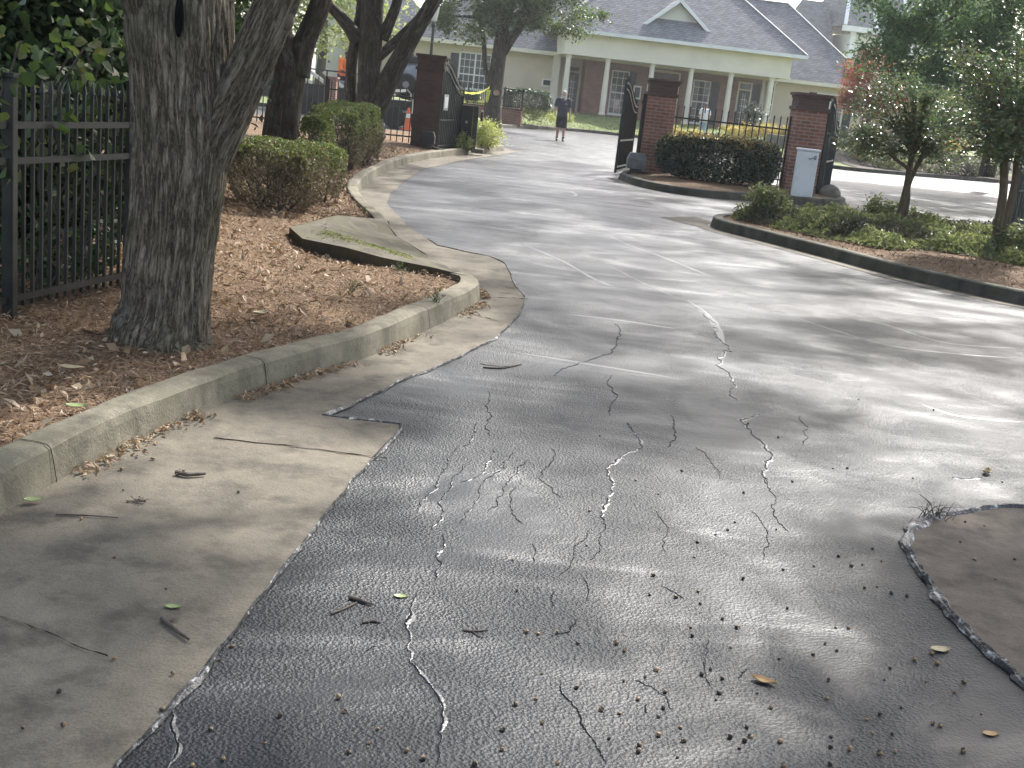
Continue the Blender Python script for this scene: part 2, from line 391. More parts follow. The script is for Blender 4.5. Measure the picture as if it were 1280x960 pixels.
# ------------------------------------------------------------------ foliage
def leaves(mb, C, size, up=.35, asp=.5, fold=.18, rot=None, jit=.35, hi=False):
    """leaf faces at centres C: two triangles-pairs folded on the midrib"""
    C = np.asarray(C, float); n = len(C)
    if n == 0: return
    N = rng.normal(size=(n, 3)); N[:, 2] = np.abs(N[:, 2])+up; N /= np.linalg.norm(N, axis=1)[:, None]
    A = rng.normal(size=(n, 3)) if rot is None else np.asarray(rot, float)+rng.normal(size=(n, 3))*.25
    A -= (A*N).sum(1)[:, None]*N; A /= np.linalg.norm(A, axis=1)[:, None]+1e-9
    B = np.cross(N, A)
    L = (np.asarray(size)*(1+rng.uniform(-jit, jit, n)))[:, None]*.5; W = L*asp
    if hi:
        v = np.stack([C-A*L, C+B*W*.85+N*L*fold-A*L*.45, C+B*W+N*L*fold+A*L*.15, C+A*L-N*L*fold*.8, C-B*W+N*L*fold+A*L*.15, C-B*W*.85+N*L*fold-A*L*.45], 1).reshape(-1, 3)
        b = mb.n; mb.v.append(v); mb.a.append(np.zeros_like(v)); mb.n += 6*n
        for i in (np.arange(n)*6+b).tolist(): mb.f.extend([(i, i+1, i+2, i+3), (i, i+3, i+4, i+5)])
        mb.m.extend([0]*(2*n)); return
    v = np.stack([C-A*L, C+B*W+N*L*fold-A*L*.15, C+A*L, C-B*W+N*L*fold-A*L*.15], 1).reshape(-1, 3)
    b = mb.n
    mb.v.append(v); mb.a.append(np.zeros_like(v)); mb.n += 4*n
    q = np.arange(n)*4+b
    mb.f.extend([(i, i+1, i+2, i+3) for i in q.tolist()]); mb.m.extend([0]*n)
def clumps(c, r, k, rc, shell=.55):
    """k clump centres inside an ellipsoid, pushed to the shell"""
    d = rng.normal(size=(k, 3)); d /= np.linalg.norm(d, axis=1)[:, None]
    q = rng.uniform(shell, 1, k)[:, None]
    return np.asarray(c)+d*q*np.asarray(r)
def cloud(centres, rc, per, flat=.75):
    k = len(centres); o = rng.normal(size=(k, per, 3))*.5
    rr = rc*(1+rng.uniform(-.4, .4, k))[:, None, None]
    o = o*rr*np.array([1, 1, flat]); return (np.asarray(centres)[:, None, :]+o).reshape(-1, 3)
def tree(name, label, cat, base, path, rads, crown, leafm, barkm, nlimb=10, group=None, seg=14, leaf=.1, per=120, k=60, rc=.6, up=.35, asp=.5, extra=None, limb_r=.3, keep=None):
    """tapered trunk along path, limbs out to the clumps, crown = list of (centre, radii, share)"""
    t = thing(name, label, cat, base, 0, group)
    tb = MB(); tb.tube(path, rads, seg, res=6)
    P, R = smooth(path, rads, 6)
    cl = np.concatenate([clumps(c, r, max(2, int(k*sh)), rc) for c, r, sh in crown])
    if keep is not None: cl = cl[[bool(keep(p)) for p in cl]]
    for i in rng.choice(len(cl), min(nlimb, len(cl)), replace=False):
        q = Vector(cl[i]); j = rnd.randint(int(len(P)*.55), len(P)-1)
        s = P[j]; mid = s.lerp(q, .5)+Vector((rnd.uniform(-.1, .1), rnd.uniform(-.1, .1), .12))*(q-s).length
        tb.tube([s, mid, q], [R[j]*limb_r*1.6, R[j]*limb_r, .012], 7, res=5)
    if extra: extra(tb)
    tb.build('trunk', barkm, t, sm=True, bark=True)
    lb = MB(); leaves(lb, cloud(cl, rc, per), leaf, up, asp)
    lb.build('crown', leafm, t)
    return t
# ================================================================== GROUND
KB = sm2([(-1.86, -1), (-1.84, 1.5), (-1.76, 2.9), (-1.71, 3.6), (-1.66, 4.08), (-1.57, 4.57), (-1.44, 5.1), (-1.28, 5.59), (-1.07, 6.1), (-.84, 6.66), (-.59, 7.6), (-.39, 8.4), (-.32, 8.85), (-.35, 9.15), (-.47, 9.3)], 5)
FKB = sm2([(-1.44, 12.2), (-1.62, 12.9), (-1.94, 14.0), (-2.27, 15.4), (-2.44, 16.7), (-2.55, 18.4), (-2.57, 21.6), (-2.40, 24.2), (-1.95, 27.2), (-1.0, 31.6), (-1.02, 32.4), (-1.7, 33.2), (-4, 34.2), (-12, 35)], 5)
GUT = [(-.86, -1), (-.84, 1.6), (-.81, 2.36), (-.77, 2.62), (-.74, 2.9), (-.70, 3.33), (-.65, 3.94), (-.60, 4.49), (-.50, 5.23), (-.51, 5.32), (-.88, 5.33), (-.78, 5.57), (-.61, 6.12), (-.39, 6.71), (-.14, 7.54), (0, 8.49), (.03, 9.25), (-.06, 9.74), (-.19, 11.0), (-.36, 11.37), (-.6, 11.5), (-.91, 11.75), (-1.37, 13.12), (-1.89, 15.26), (-2.01, 16.6), (-2.10, 18.96), (-2.07, 22.34), (-1.67, 25.6), (-.72, 31.0), (-.55, 32.5), (-1.2, 33.9), (-4, 35), (-12, 36)]
def rough_line(l, step=.06, amp=.012, sc=6):
    o = []
    for q in resample(l, step):
        o.append((q.x+amp*mn.noise(Vector((q.x*sc, q.y*sc, 1))), q.y+amp*mn.noise(Vector((q.x*sc, q.y*sc, 9)))))
    return o
GUTr = rough_line(GUT)
FAR = sm2([(-30, 44), (-14, 45), (-6.5, 46.5), (-2.6, 49.4), (-.55, 54.5), (1.6, 58.3), (3.8, 59.3), (6.5, 57.5), (8.6, 52), (11.3, 46.3), (14.9, 47.6), (19.8, 51), (40, 62)], 5)
def struct(name, mb, m, **kw): return tag(mb.build(name, m, **kw), kind='structure')
g = MB(); S = 900
g.add([(-S, -S, -.06), (S, -S, -.06), (S, S, -.06), (-S, S, -.06)], [(0, 1, 2, 3)]); struct('ground', g, M['soil'])
g = MB(); poly = [(-8, -12), (60, -12), (60, 62)]+[p for p in reversed(FAR) if -20 < p[0] < 40]+[(-20, 34), (-8, 34)]
v, f = fill(poly, 2.5, lambda x, y: 0.0); g.add(v, f); struct('asphalt_drive', g, M['asphalt'])
# concrete gutter and apron
gp = GUTr+[p for p in reversed(FKB)]+[p for p in reversed(KB)]
g = MB(); v, f = fill([(p[0], p[1]) for p in gp], .3, lambda x, y: .007+.003*mn.noise(Vector((x*2, y*2, 0)))); g.add(v, f); struct('concrete_gutter', g, M['apron'])
KPROF = [(-.004, -.02), (0, .004), (.018, .10), (.027, .132), (.045, .146), (.075, .150), (.14, .150), (.165, .145), (.175, .12), (.178, -.02)]
for nm, ln in (('left_kerb', [(p.x, p.y) for p in resample(KB, .06)]), ('left_kerb_far', [(p.x, p.y) for p in resample(FKB, .12)])):
    g = MB(); v, f = sweep(ln, KPROF, False, .007, 1); g.add(v, f); struct(nm, g, M['kerb'], sm=False)
def off(l, d):
    o = []
    for i in range(len(l)):
        a, b = Vector(l[max(i-1, 0)]), Vector(l[min(i+1, len(l)-1)]); t = (b-a).normalized(); o.append((l[i][0]-t.y*d, l[i][1]+t.x*d))
    return o
KBn = np.array(KB+[(-.9, 10.5)]+FKB)
def zbed(x, y):
    d = float(np.min(np.hypot(KBn[:, 0]-x, KBn[:, 1]-y)))
    z = .105+.06*min(max(d-.2, 0), 3.0)+.022*mn.noise(Vector((x*1.7, y*1.7, 0)))+.02*mn.noise(Vector((x*7, y*7, 3)))
    z -= .20*math.exp(-((x+1.35)**2/.16+(y-11.0)**2/.7))
    z -= .11*math.exp(-((x+1.55)**2/.5+(y-9.75)**2/.25))
    return z
bed = off(KB, .172)+[(-.75, 9.5), (-1.25, 10.5), (-1.55, 12.0)]+off(FKB, .172)+[(-30, 35), (-30, -1)]
g = MB()
nearb = [p for p in bed]
v, f = fill(bed, .22, zbed); g.add(v, f); struct('mulch_bed', g, M['mulch'], sm=True)
# pine straw and leaf chips lying on the mulch (uncountable)
def scatter_bed(n, x0, x1, y0, y1, size, asp, mb, up=1.2, lift=.012):
    x = rng.uniform(x0, x1, n); y = y0+(y1-y0)*rng.uniform(0, 1, n)**1.5
    k = inpoly(x, y, bed); C = [(a, b, zbed(a, b)+lift*rng.uniform(.2, 1.6)) for a, b in zip(x[k], y[k])]
    leaves(mb, C, size, up, asp)
g = MB(); scatter_bed(26000, -3.6, -.3, 3.2, 13, .075, .07, g, .9); scatter_bed(9000, -4.2, -1.5, 12, 26, .09, .12, g, .9)
tag(g.build('pine_straw', M['needle']), kind='stuff')
g = MB(); scatter_bed(6500, -3.6, -.3, 3.2, 13, .034, .5, g, .8); scatter_bed(2600, -4.2, -1.5, 12, 26, .06, .5, g, .9)
scatter_bed(900, -3.4, -.3, 3.4, 12, .075, .5, g, .7, .02)
tag(g.build('leaf_chips', M['paleleaf']), kind='stuff')
# leaf litter swept against the kerb
g = MB(); C = []
for i in range(900):
    j = rng.integers(len(KB)*3//10, len(KB)-3); p = KB[j]; q = KB[j+1]; t = rng.uniform()
    a = Vector(p).lerp(Vector(q), t); d = (Vector(q)-Vector(p)).normalized()
    o = abs(rng.normal())*.045+.01
    if mn.noise(Vector((a.x*2.2, a.y*2.2, 5))) < -.12: continue
    C.append((a.x+d.y*o, a.y-d.x*o, .012+rng.uniform(0, .02)))
leaves(g, C, .04, .7, .38); tag(g.build('leaf_litter', M['paleleaf']), kind='stuff')
# concrete pad lower right, with a curled sealer lip
PADL = sm2([(4.5, 5.75), (3.4, 5.36), (2.4, 5.10), (2.18, 5.0), (1.95, 4.85), (1.76, 4.66), (1.66, 4.45), (1.625, 4.2), (1.61, 3.84), (1.625, 3.55), (1.66, 3.35), (1.72, 3.0), (1.8, 2.2), (1.9, -1)], 4)
PADr = rough_line(PADL, .03, .016, 9)
g = MB(); v, f = fill(PADr+[(4.5, -1)], .4, lambda x, y: .006); g.add(v, f); struct('concrete_pad', g, M['pad'])
# ---- cracks, lips and sealer bands as thin raised geometry on the asphalt
def jag(pts, it=4, amp=.22, grow=.8):
    P = [Vector((p[0], p[1])) for p in pts]
    for k in range(it):
        o = [P[0]]
        for a, b in zip(P[:-1], P[1:]):
            d = b-a; n = Vector((-d.y, d.x)); o += [(a+b)/2+n*rnd.uniform(-amp, amp), b]
        P = o; amp *= grow
    return P
def ribbon(mb, P, wf, prof, mats):
    n = len(P); m = len(prof); V = []
    for i in range(n):
        t = (P[min(i+1, n-1)]-P[max(i-1, 0)]).normalized(); nn = Vector((-t.y, t.x)); w = wf(i/(n-1), P[i])
        for j, (o, z) in enumerate(prof):
            oo = o*w*(1+.35*mn.noise(Vector((P[i].x*30, P[i].y*30, j*5.3)))); V.append((P[i].x+nn.x*oo, P[i].y+nn.y*oo, z*(1+.5*mn.noise(Vector((P[i].x*25, P[i].y*25, j))))))
    F = []; Mi = []
    for i in range(n-1):
        for j in range(m-1): F.append((i*m+j, (i+1)*m+j, (i+1)*m+j+1, i*m+j+1)); Mi.append(mats[j])
    mb.add(V, F, Mi)
crk = MB()
CRACKS = [
 ([(545,958),(548,915),(553,885),(545,868),(530,850),(515,830),(508,810),(512,795),(505,780),(515,755),(522,740)], .011, 1),
 ([(545,725),(552,705),(545,695),(555,680),(553,668)], .006, 1), ([(540,662),(555,640),(548,628),(565,608),(580,580)], .005, 1),
 ([(958,605),(957,582),(966,570),(942,545),(925,525),(950,517)], .012, 1), ([(921,500),(915,475),(905,462),(895,456),(904,438),(915,440),(898,423),(895,405),(870,385)], .013, 1),
 ([(785,528),(795,545),(803,560),(772,574),(758,585),(766,605),(760,622),(752,640),(757,660)], .010, 1), ([(768,405),(776,420),(762,443),(735,452),(715,458),(692,470)], .010, 0),
 ([(700,850),(703,868),(720,885),(726,905),(740,922),(758,955)], .006, 0), ([(218,880),(214,910),(222,935),(208,962)], .012, 1),
 ([(610,490),(607,508),(615,520),(612,545)], .006, 0), ([(665,680),(668,702)], .005, 0), ([(728,722),(736,740),(733,752)], .006, 0), ([(722,775),(712,790),(690,796)], .004, 0),
 ([(1000,520),(1010,546),(1003,556)], .006, 0), ([(1190,597),(1208,599),(1228,597)], .008, 1), ([(1150,618),(1165,632)], .006, 0), ([(620,560),(606,590),(575,604)], .005, 1), ([(652,655),(640,640),(645,610)], .005, 0),
 ([(885,800),(880,835),(888,858)], .003, 0), ([(835,560),(845,540),(838,520)], .006, 0), ([(765,470),(770,500),(762,520)], .006, 0), ([(690,560),(676,600),(700,622)], .005, 0), ([(940,640),(960,668),(955,700)], .004, 0),
 ([(600,455),(628,459),(650,456)], .007, 0),
 ([(757,660),(750,690),(738,700)], .004, 0), ([(960,600),(966,640),(985,665)], .004, 0),
 ([(575,655),(592,632),(600,610),(622,590),(640,566)], .003, 1), ([(520,640),(535,618),(548,600),(560,575),(588,552),(596,530)], .003, 1), ([(610,640),(630,615),(640,596),(660,575)], .003, 1),
 ([(700,720),(716,700),(722,680),(740,660)], .003, 0), ([(820,640),(836,660),(832,690)], .003, 0), ([(870,560),(888,575),(900,600)], .003, 0)]
CRP = [(-3.2, .0005), (-1.6, .0016), (-1, .0030), (-.65, .0018), (0, .0012), (.65, .0018), (1, .0030), (1.6, .0016), (3.2, .0005)]
for pts, w, lip in CRACKS:
    P = jag([G(*p) for p in pts], 5, .07, 1.32)
    ww = lambda t, p, w=w: .50*w*(.2+1.5*abs(mn.noise(Vector((p.x*9, p.y*9, 2)))))*min(1, 6*t+.15, 6*(1-t)+.15)
    if lip: ribbon(crk, P, ww, CRP, [1, 1, 1, 0, 0, 1, 1, 1])
    else: ribbon(crk, P, lambda t, p: .6*ww(t, p), [(-1.2, .0008), (-.8, .003), (0, .0015), (.8, .003), (1.2, .0008)], [1, 0, 0, 1])
# a web of fine cracks
for i in range(7):
    px = rnd.uniform(430, 1060); py = 470+430*rnd.random()**1.1
    if px < 560 and py > 520 and px < 560-(py-520)*.9: continue
    a = G(px, py); n = rnd.randint(2, 4); d = rnd.uniform(1.0, 2.2); pts = [a]
    for k in range(n):
        d += rnd.uniform(-.5, .5); pts.append(pts[-1]+Vector((math.cos(d), math.sin(d), 0))*rnd.uniform(.02, .06))
    ribbon(crk, jag(pts, 4, .16, 1.3), lambda t, p: .0012*(.3+min(1, 5*t, 5*(1-t)))*(.4+1.3*abs(mn.noise(Vector((p.x*14, p.y*14, 4))))), [(-1.6, .0006), (-.8, .002), (0, .0012), (.8, .002), (1.6, .0006)], [1, 0, 0, 1])
struct('asphalt_cracks', crk, [M['crack'], M['sealer']])
seal = MB()
for pts, w in [([(640,300),(700,325),(745,350),(790,366)], .02), ([(752,290),(785,306),(830,322),(880,342),(910,350)], .022), ([(970,388),(1040,412),(1130,435),(1280,449)], .016),
               ([(1020,390),(1100,404),(1180,428),(1280,436)], .018), ([(640,284),(760,287),(880,290)], .018), ([(655,226),(700,230),(735,236)], .03), ([(705,236),(720,243),(712,246)], .03), ([(1150,505),(1200,520),(1280,528)], .02),
               ([(757,330),(800,352),(845,372)], .014), ([(700,392),(770,400),(850,412)], .03), ([(860,376),(890,400),(905,430)], .03), ([(640,440),(740,456),(860,476)], .025)]:
    P = [Vector((q.x, q.y)) for q in smooth([G(*p) for p in pts], [0]*len(pts), 10)[0]]
    ribbon(seal, P, lambda t, p, w=w: w*(.25+min(1, 4*t, 4*(1-t)))*(.7+.6*abs(mn.noise(Vector((p.x*3, p.y*3, 0))))), [(-1, .0006), (-.6, .0018), (0, .0024), (.6, .0018), (1, .0006)], [0]*4)
struct('sealer_ridges', seal, M['sealer'], sm=True)
lip = MB()
gl = [p for p in GUTr if p[1] > 1.8 and p[1] < 12.2]
ribbon(lip, [Vector(p) for p in gl], lambda t, p: .004+.022*max(0, mn.noise(Vector((p[0]*2.3, p[1]*2.3, 0)))), [(-1.4, .004), (-.6, .014), (.3, .012), (1.2, .001)], [0]*3)
ribbon(lip, [Vector(p) for p in PADr if p[1] > 2], lambda t, p: .012+.035*abs(mn.noise(Vector((p[0]*5, p[1]*5, 0)))), [(-1.2, .004), (-.6, .018), (0, .012), (.5, .020), (1.2, .001)], [0]*4)
struct('sealer_edge', lip, M['lip'])
jn = MB()
for pts, w in [([(268,547),(370,558),(484,573)], .004), ([(625,402),(600,395),(585,390)], .004), ([(660,374),(640,372),(601,372)], .004), ([(135,820),(60,790),(0,770)], .0015)]:
    ribbon(jn, jag([G(*p, .01) for p in pts], 3, .05), lambda t, p, w=w: w, [(-1, .0105), (0, .0112), (1, .0105)], [0, 0])
for ln_ in (KB, FKB):
    R_ = resample(ln_, .1)
    for i in range(12, len(R_)-4, 16 if ln_ is KB else 24):
        t_ = (R_[i+1]-R_[i-1]).normalized(); n_ = Vector((-t_.y, t_.x)); V = []
        for o_, z_ in KPROF[1:-1]:
            for e_ in (-.003, .003): q_ = R_[i]+n_*(o_+(-.0065 if o_ < .06 else .0065 if o_ > .15 else 0))+t_*e_; V.append((q_.x, q_.y, z_+.0035*(z_ > .12)))
        jn.add(V, [(2*k, 2*k+1, 2*k+3, 2*k+2) for k in range(len(V)//2-1)])
struct('concrete_joints', jn, M['crack'])
# ---- islands
def island(name, line, m, bedm, z=.125, bulge=.06):
    ln = sm2(line+[line[0]], 6)[:-1]
    g = MB(); v, f = sweep(ln, KPROF, True, .006, 1); g.add(v, f); struct(name+'_kerb', g, m)
    n = len(ln); inn = []
    for i in range(n):
        a, b = Vector(ln[i-1]), Vector(ln[(i+1) % n]); t = (b-a).normalized(); inn.append((ln[i][0]-t.y*.172, ln[i][1]+t.x*.172))
    A = np.array(ln)
    zf = lambda x, y: z+bulge*min(1, max(0, float(np.min(np.hypot(A[:, 0]-x, A[:, 1]-y)))-.17)/.8)+.02*mn.noise(Vector((x*3, y*3, 0)))
    g = MB(); v, f = fill(inn, .3, zf); g.add(v, f); struct(name+'_bed', g, bedm, sm=True)
    return inn, zf
CENT, zcen = island('gate_island', [(1.80, 25.5), (1.98, 24.3), (2.5, 23.2), (3.3, 22.85), (4.3, 23.3), (5.3, 23.75), (6.3, 24.5), (6.75, 25.6), (6.4, 26.8), (4.3, 27.6), (2.3, 27.4)], M['kerbdark'], M['mulch'])
RISL, zris = island('right_island', [(2.62, 17.0), (2.72, 16.5), (3.2, 15.6), (3.79, 14.42), (4.28, 13.35), (4.75, 12.65), (5.3, 12.05), (6.4, 11.2), (8.5, 10.0), (11.5, 9.0), (12.5, 15.5), (9.5, 18.6), (7.2, 19.5), (5.2, 19.4), (3.6, 18.6), (2.8, 17.7)], M['kerbdark'], M['mulch'])
g = MB(); v, f = fill(rough_line([(1.95, 17.6), (2.45, 16.75), (2.58, 16.9), (2.62, 17.3), (2.75, 17.75), (2.55, 18.3)], .1, .02), .3, lambda x, y: .006); g.add(v, f)
e = [p for p in off(sm2([(2.62, 17.0), (2.72, 16.5), (3.2, 15.6), (3.79, 14.42), (4.28, 13.35), (4.75, 12.65), (5.3, 12.05), (6.4, 11.2), (8.5, 10.0)], 5), -.24)]
e2 = off(e, .235); v, f = fill(e+e2[::-1], .3, lambda x, y: .005); g.add(v, f)
v, f = fill(rough_line([(1.55, 25.7), (1.75, 24.2), (2.0, 24.1), (1.82, 25.4)], .1, .02), .3, lambda x, y: .006); g.add(v, f)
struct('island_gutter', g, M['apron'])
# island far right by the edge of the photo
FR0 = G(1262, 284)
island('side_island', [(FR0.x-.35, FR0.y+.1), (FR0.x, FR0.y-.6), (FR0.x+1.5, FR0.y-1.2), (FR0.x+4, FR0.y-1), (FR0.x+4, FR0.y+1.6), (FR0.x+.6, FR0.y+1.2)], M['kerb'], M['mulch'])
# ---- far bank and lawn
FA = np.array(FAR)
def zlawn(x, y):
    d = float(np.min(np.hypot(FA[:, 0]-x, FA[:, 1]-y)))
    t = min(1, max(0, (d-.2)/6.5)); return .12+.66*t*t*(3-2*t)+.02*mn.noise(Vector((x*.8, y*.8, 0)))
fk = [(p.x, p.y) for p in resample(FAR, .5)]
g = MB(); v, f = sweep(fk, KPROF, False, .006, 1); g.add(v, f); struct('far_kerb', g, M['kerbdark'])
lawn = off(FAR, .17)+[(60, 75), (60, 120), (-40, 120), (-40, 46)]
g = MB(); v, f = fill(lawn, 1.2, zlawn); g.add(v, f); struct('lawn', g, M['grass'], sm=True)
def patch(name, poly, m, lift=.02):
    g = MB(); v, f = fill(poly, .6, lambda x, y: zlawn(x, y)+lift); g.add(v, f); return struct(name, g, m, sm=True)
fo = [p for p in off(FAR, .18)]
left_strip = [p for p in fo if -8 < p[0] < 2.3]
patch('mulch_strip', left_strip+[(p[0], p[1]+d) for p, d in zip(reversed(left_strip), np.linspace(.25, 4.5, len(left_strip)))], M['darkmulch'])
right_strip = [p for p in fo if p[0] > 12.2]
patch('planting_strip', right_strip+[(p[0]-1.2, p[1]+7) for p in reversed(right_strip)], M['darkmulch'])
g = MB(); x = rng.uniform(-1, 14, 14000); y = rng.uniform(50, 67, 14000); k = inpoly(x, y, lawn)
leaves(g, [(a, b, zlawn(a, b)+.03) for a, b in zip(x[k], y[k])], .12, .1, .2, rot=np.tile([0, 0, 1.], (k.sum(), 1)))
tag(g.build('lawn_blades', M['blade']), kind='stuff')
# ================================================================== CONCRETE DRAIN SLAB
def slabmesh():
    s = thing('drain_slab', 'tilted mossy concrete drain slab lying across the mulch beside the kerb', 'slab', (-1.4, 10.3, 0))
    top = [G(362, 284, .21), G(378, 298, .185), G(430, 309, .175), G(480, 322, .165), G(540, 334, .16), G(585, 345, .15)]
    back = [(-.47, 9.35, .10), (-.60, 10.0, .022), (-.92, 10.9, .018), (-1.30, 11.6, .07), (-1.5, 12.15, .16), (-1.95, 11.75, .20)]
    ring = [tuple(p) for p in top]+back
    vv, ff = fill([(p[0], p[1]) for p in ring], .16, lambda x, y: 0)
    A = np.array(ring); 
    def zz(x, y):
        w = 1/(np.hypot(A[:, 0]-x, A[:, 1]-y)**3+1e-6); return float((w*A[:, 2]).sum()/w.sum())+.004*mn.noise(Vector((x*9, y*9, 0)))
    vv = [(x, y, zz(x, y)) for x, y, _ in vv]
    mb = MB(); mb.add(vv, ff)
    n = len(ring); V = [(p[0], p[1], zz(p[0], p[1])) for p in ring]
    low = [(p[0]-.01, p[1]+.03, q[2]-.155) for p, q in zip(ring, V)]
    mb.add(V+low, [(i, (i+1) % n, n+(i+1) % n, n+i) for i in range(n)])
    mb.build('slab_top', M['slab'], s)
    mo = MB()
    line = [Vector((q.x, q.y)) for q in smooth([G(405, 290, .2), G(440, 297, .19), G(480, 305, .18), G(508, 312, .17)], [0]*4, 8)[0]]
    C = []
    for i in range(3200):
        p = line[rng.integers(len(line))]; a = (p.x+rng.normal()*.05+.1*0, p.y+rng.normal()*.13); C.append((a[0], a[1], zz(*a)+.004+abs(rng.normal())*.002))
    leaves(mo, C, .012, 2.5, .8); o = mo.build('moss_patch', M['moss'], s); o['label'] = 'yellow green moss growing on the slab'
slabmesh()
# ================================================================== FENCES, PILLARS, GATES
def finial(mb, x, y, z, r=.02):
    mb.add([(x-r, y-r, z), (x+r, y-r, z), (x+r, y+r, z), (x-r, y+r, z), (x, y, z+.07)], [(0, 1, 4), (1, 2, 4), (2, 3, 4), (3, 0, 4)])
def fence(label, a, b, npost, npick, zt, zb, rails, pr=.009, post=.03, point=True, flat=False, group=None, ptop=.05, m='iron'):
    a, b = Vector(a), Vector(b)
    t = thing('iron_fence', label, 'fence', (a.x, a.y, zb), 0, group)
    for i in range(npost):
        p = a.lerp(b, i/(npost-1)); q = MB(); q.box((p.x-post, p.y-post, zb-.1), (p.x+post, p.y+post, zt+ptop), 0, .004)
        q.box((p.x-post*1.15, p.y-post*1.15, zt+ptop), (p.x+post*1.15, p.y+post*1.15, zt+ptop+.022)); q.build('post', M[m], t)
    for z in rails:
        q = MB(); q.bar((a.x, a.y, z), (b.x, b.y, z), .028, .034); q.build('rail', M[m], t)
    for i in range(npick):
        f_ = (i+.5)/npick; p = a.lerp(b, f_)
        if any(abs(f_-k/(npost-1))*(b-a).length < post*1.3 for k in range(npost)): continue
        q = MB(); q.box((p.x-pr, p.y-pr, zb), (p.x+pr, p.y+pr, zt))
        if point: finial(q, p.x, p.y, zt, pr*1.6)
        q.build('picket', M[m], t)
    return t
fp1 = at(12, 405, 5.93); fp2 = at(160, 360, 7.0); d = (fp2-fp1)
f0 = Vector((fp1.x, fp1.y, 0))-Vector((d.x, d.y, 0))
fence('tall black iron fence with flat rails left of the thick trunk', (f0.x, f0.y), (fp2.x, fp2.y), 3, 30, 1.33, .22, (1.165, .985, .27), .0085, .03, True, ptop=.07)
fence('black iron fence running back behind the thick trunk', (fp2.x+.02, fp2.y+.1), (-4.6, 15.5), 4, 60, 1.33, .25, (1.165, .985, .30), .0085, .03)
PL = Vector((-2.62, 27.5)); PM = Vector((2.62, 26.75)); PR = Vector((5.68, 25.65))
def pillar(label, c, w, h, z0, m, mc):
    t = thing('brick_pillar', label, 'pillar', (c.x, c.y, z0))
    q = MB(); q.box((-w/2, -w/2, 0), (w/2, w/2, h-.36)); q.build('shaft', m, t, False)
    q = MB(); e = .035
    q.box((-w/2-e, -w/2-e, h-.36), (w/2+e, w/2+e, h-.29), 0, .004); q.box((-w/2+.004, -w/2+.004, h-.29), (w/2-.004, w/2-.004, h-.12))
    q.box((-w/2-e*.5, -w/2-e*.5, h-.12), (w/2+e*.5, w/2+e*.5, h-.06), 0, .004); q.box((-w/2-e*1.5, -w/2-e*1.5, h-.06), (w/2+e*1.5, w/2+e*1.5, h), 0, .006)
    q.build('cap', mc, t, False); return t
pillar('dark shaded brick gate pillar beside the left gate leaf', PL, .60, 2.08, .12, M['brickshade'], M['brickshade'])
pillar('brick gate pillar at the left end of the clipped green hedge', PM, .62, 2.08, .12, M['brick'], M['brickcap'])
pillar('red brick gate pillar behind the white cabinet', PR, .66, 2.10, .12, M['brick'], M['brickcap'])
fence('short black picket fence between the thick multi-stemmed tree and dark pillar', (-4.9, 27.2), (PL.x-.32, PL.y), 2, 14, 1.35, .18, (1.2, .32), .011, .03)
fence('long black picket fence behind the clipped brown hedges', (-12.5, 28.6), (-4.95, 27.22), 5, 58, 1.40, .25, (1.25, .38), .011, .03)
fence('black spear-topped fence rising behind the clipped green hedge', (PM.x+.32, PM.y-.05), (PR.x-.34, PR.y+.08), 2, 18, 1.64, .2, (1.42, .35), .012, .02)
def gate(label, hinge, end, z0, h0, h1, notice=None, solid=True):
    """one leaf: S-curved top falling from the hinge side to the free end"""
    t = thing('gate_leaf', label, 'gate', (hinge[0], hinge[1], z0))
    H, E = Vector((0, 0, 0)), Vector((end[0]-hinge[0], end[1]-hinge[1], 0)); L = E.length; u = E/L; nn = Vector((-u.y, u.x, 0))
    top = lambda s: h1+(h0-h1)*(.5+.5*math.cos(math.pi*min(1, max(0, (s-.08)/.84))))
    P = lambda s, z: tuple(u*(s*L)+Vector((0, 0, z)))
    fr = MB(); fr.bar(P(0, 0), P(0, h0+.06), .05, .05); fr.bar(P(1, 0), P(1, h1+.05), .05, .05)
    fr.bar(P(.02, .03), P(.98, .03), .045, .05); fr.bar(P(.02, .13), P(.98, .13), .03, .035); fr.bar(P(.02, .72), P(.98, .72), .035, .04)
    for dz, w in ((0, .045), (-.14, .03)):
        pts = [P(k/16, top(k/16)+dz) for k in range(17)]
        for a_, b_ in zip(pts[:-1], pts[1:]): fr.bar(a_, b_, w, w)
    fr.build('frame', M['iron2'], t, False)
    n = max(8, int(L/.11))
    for k in range(1, n):
        s = k/n; q = MB(); a_ = P(s, .03); b_ = P(s, top(s)+.11); q.bar(a_, b_, .016); x, y, z = b_
        q.add([(x-.018, y-.018, z), (x+.018, y-.018, z), (x+.018, y+.018, z), (x-.018, y+.018, z), (x, y, z+.07)], [(0, 1, 4), (1, 2, 4), (2, 3, 4), (3, 0, 4)])
        q.build('picket', M['iron2'], t, False)
    if solid:
        q = MB(); V = []; N = 24; o = nn*.02
        for k in range(N+1):
            s = k/N
            for z in (.05, top(s)-.15):
                for sg in (-1, 1): V.append(tuple(u*(s*L)+Vector((0, 0, z))+o+nn*.004*sg))
        F = []
        for k in range(N):
            a_ = k*4; F += [(a_, a_+4, a_+6, a_+2), (a_+1, a_+3, a_+7, a_+5), (a_+2, a_+6, a_+7, a_+3), (a_, a_+1, a_+5, a_+4)]
        q.add(V, F); q.build('mesh_panel', M['gatepanel'], t, False)
    if notice:
        c = u*(notice*L)-nn*.035; q = MB(); a_ = Vector((c.x, c.y, 1.12)); 
        q.bar(a_-u*.15, a_+u*.15, .012, .36); q.build('notice_frame', M['steel'], t, False)
        q = MB(); b_ = a_-nn*.008; q.bar(b_-u*.10, b_+u*.10, .006, .25); pp = q.build('notice', M['paper'], t, False); pp['label'] = 'white paper notice in a plastic sleeve'
    return t
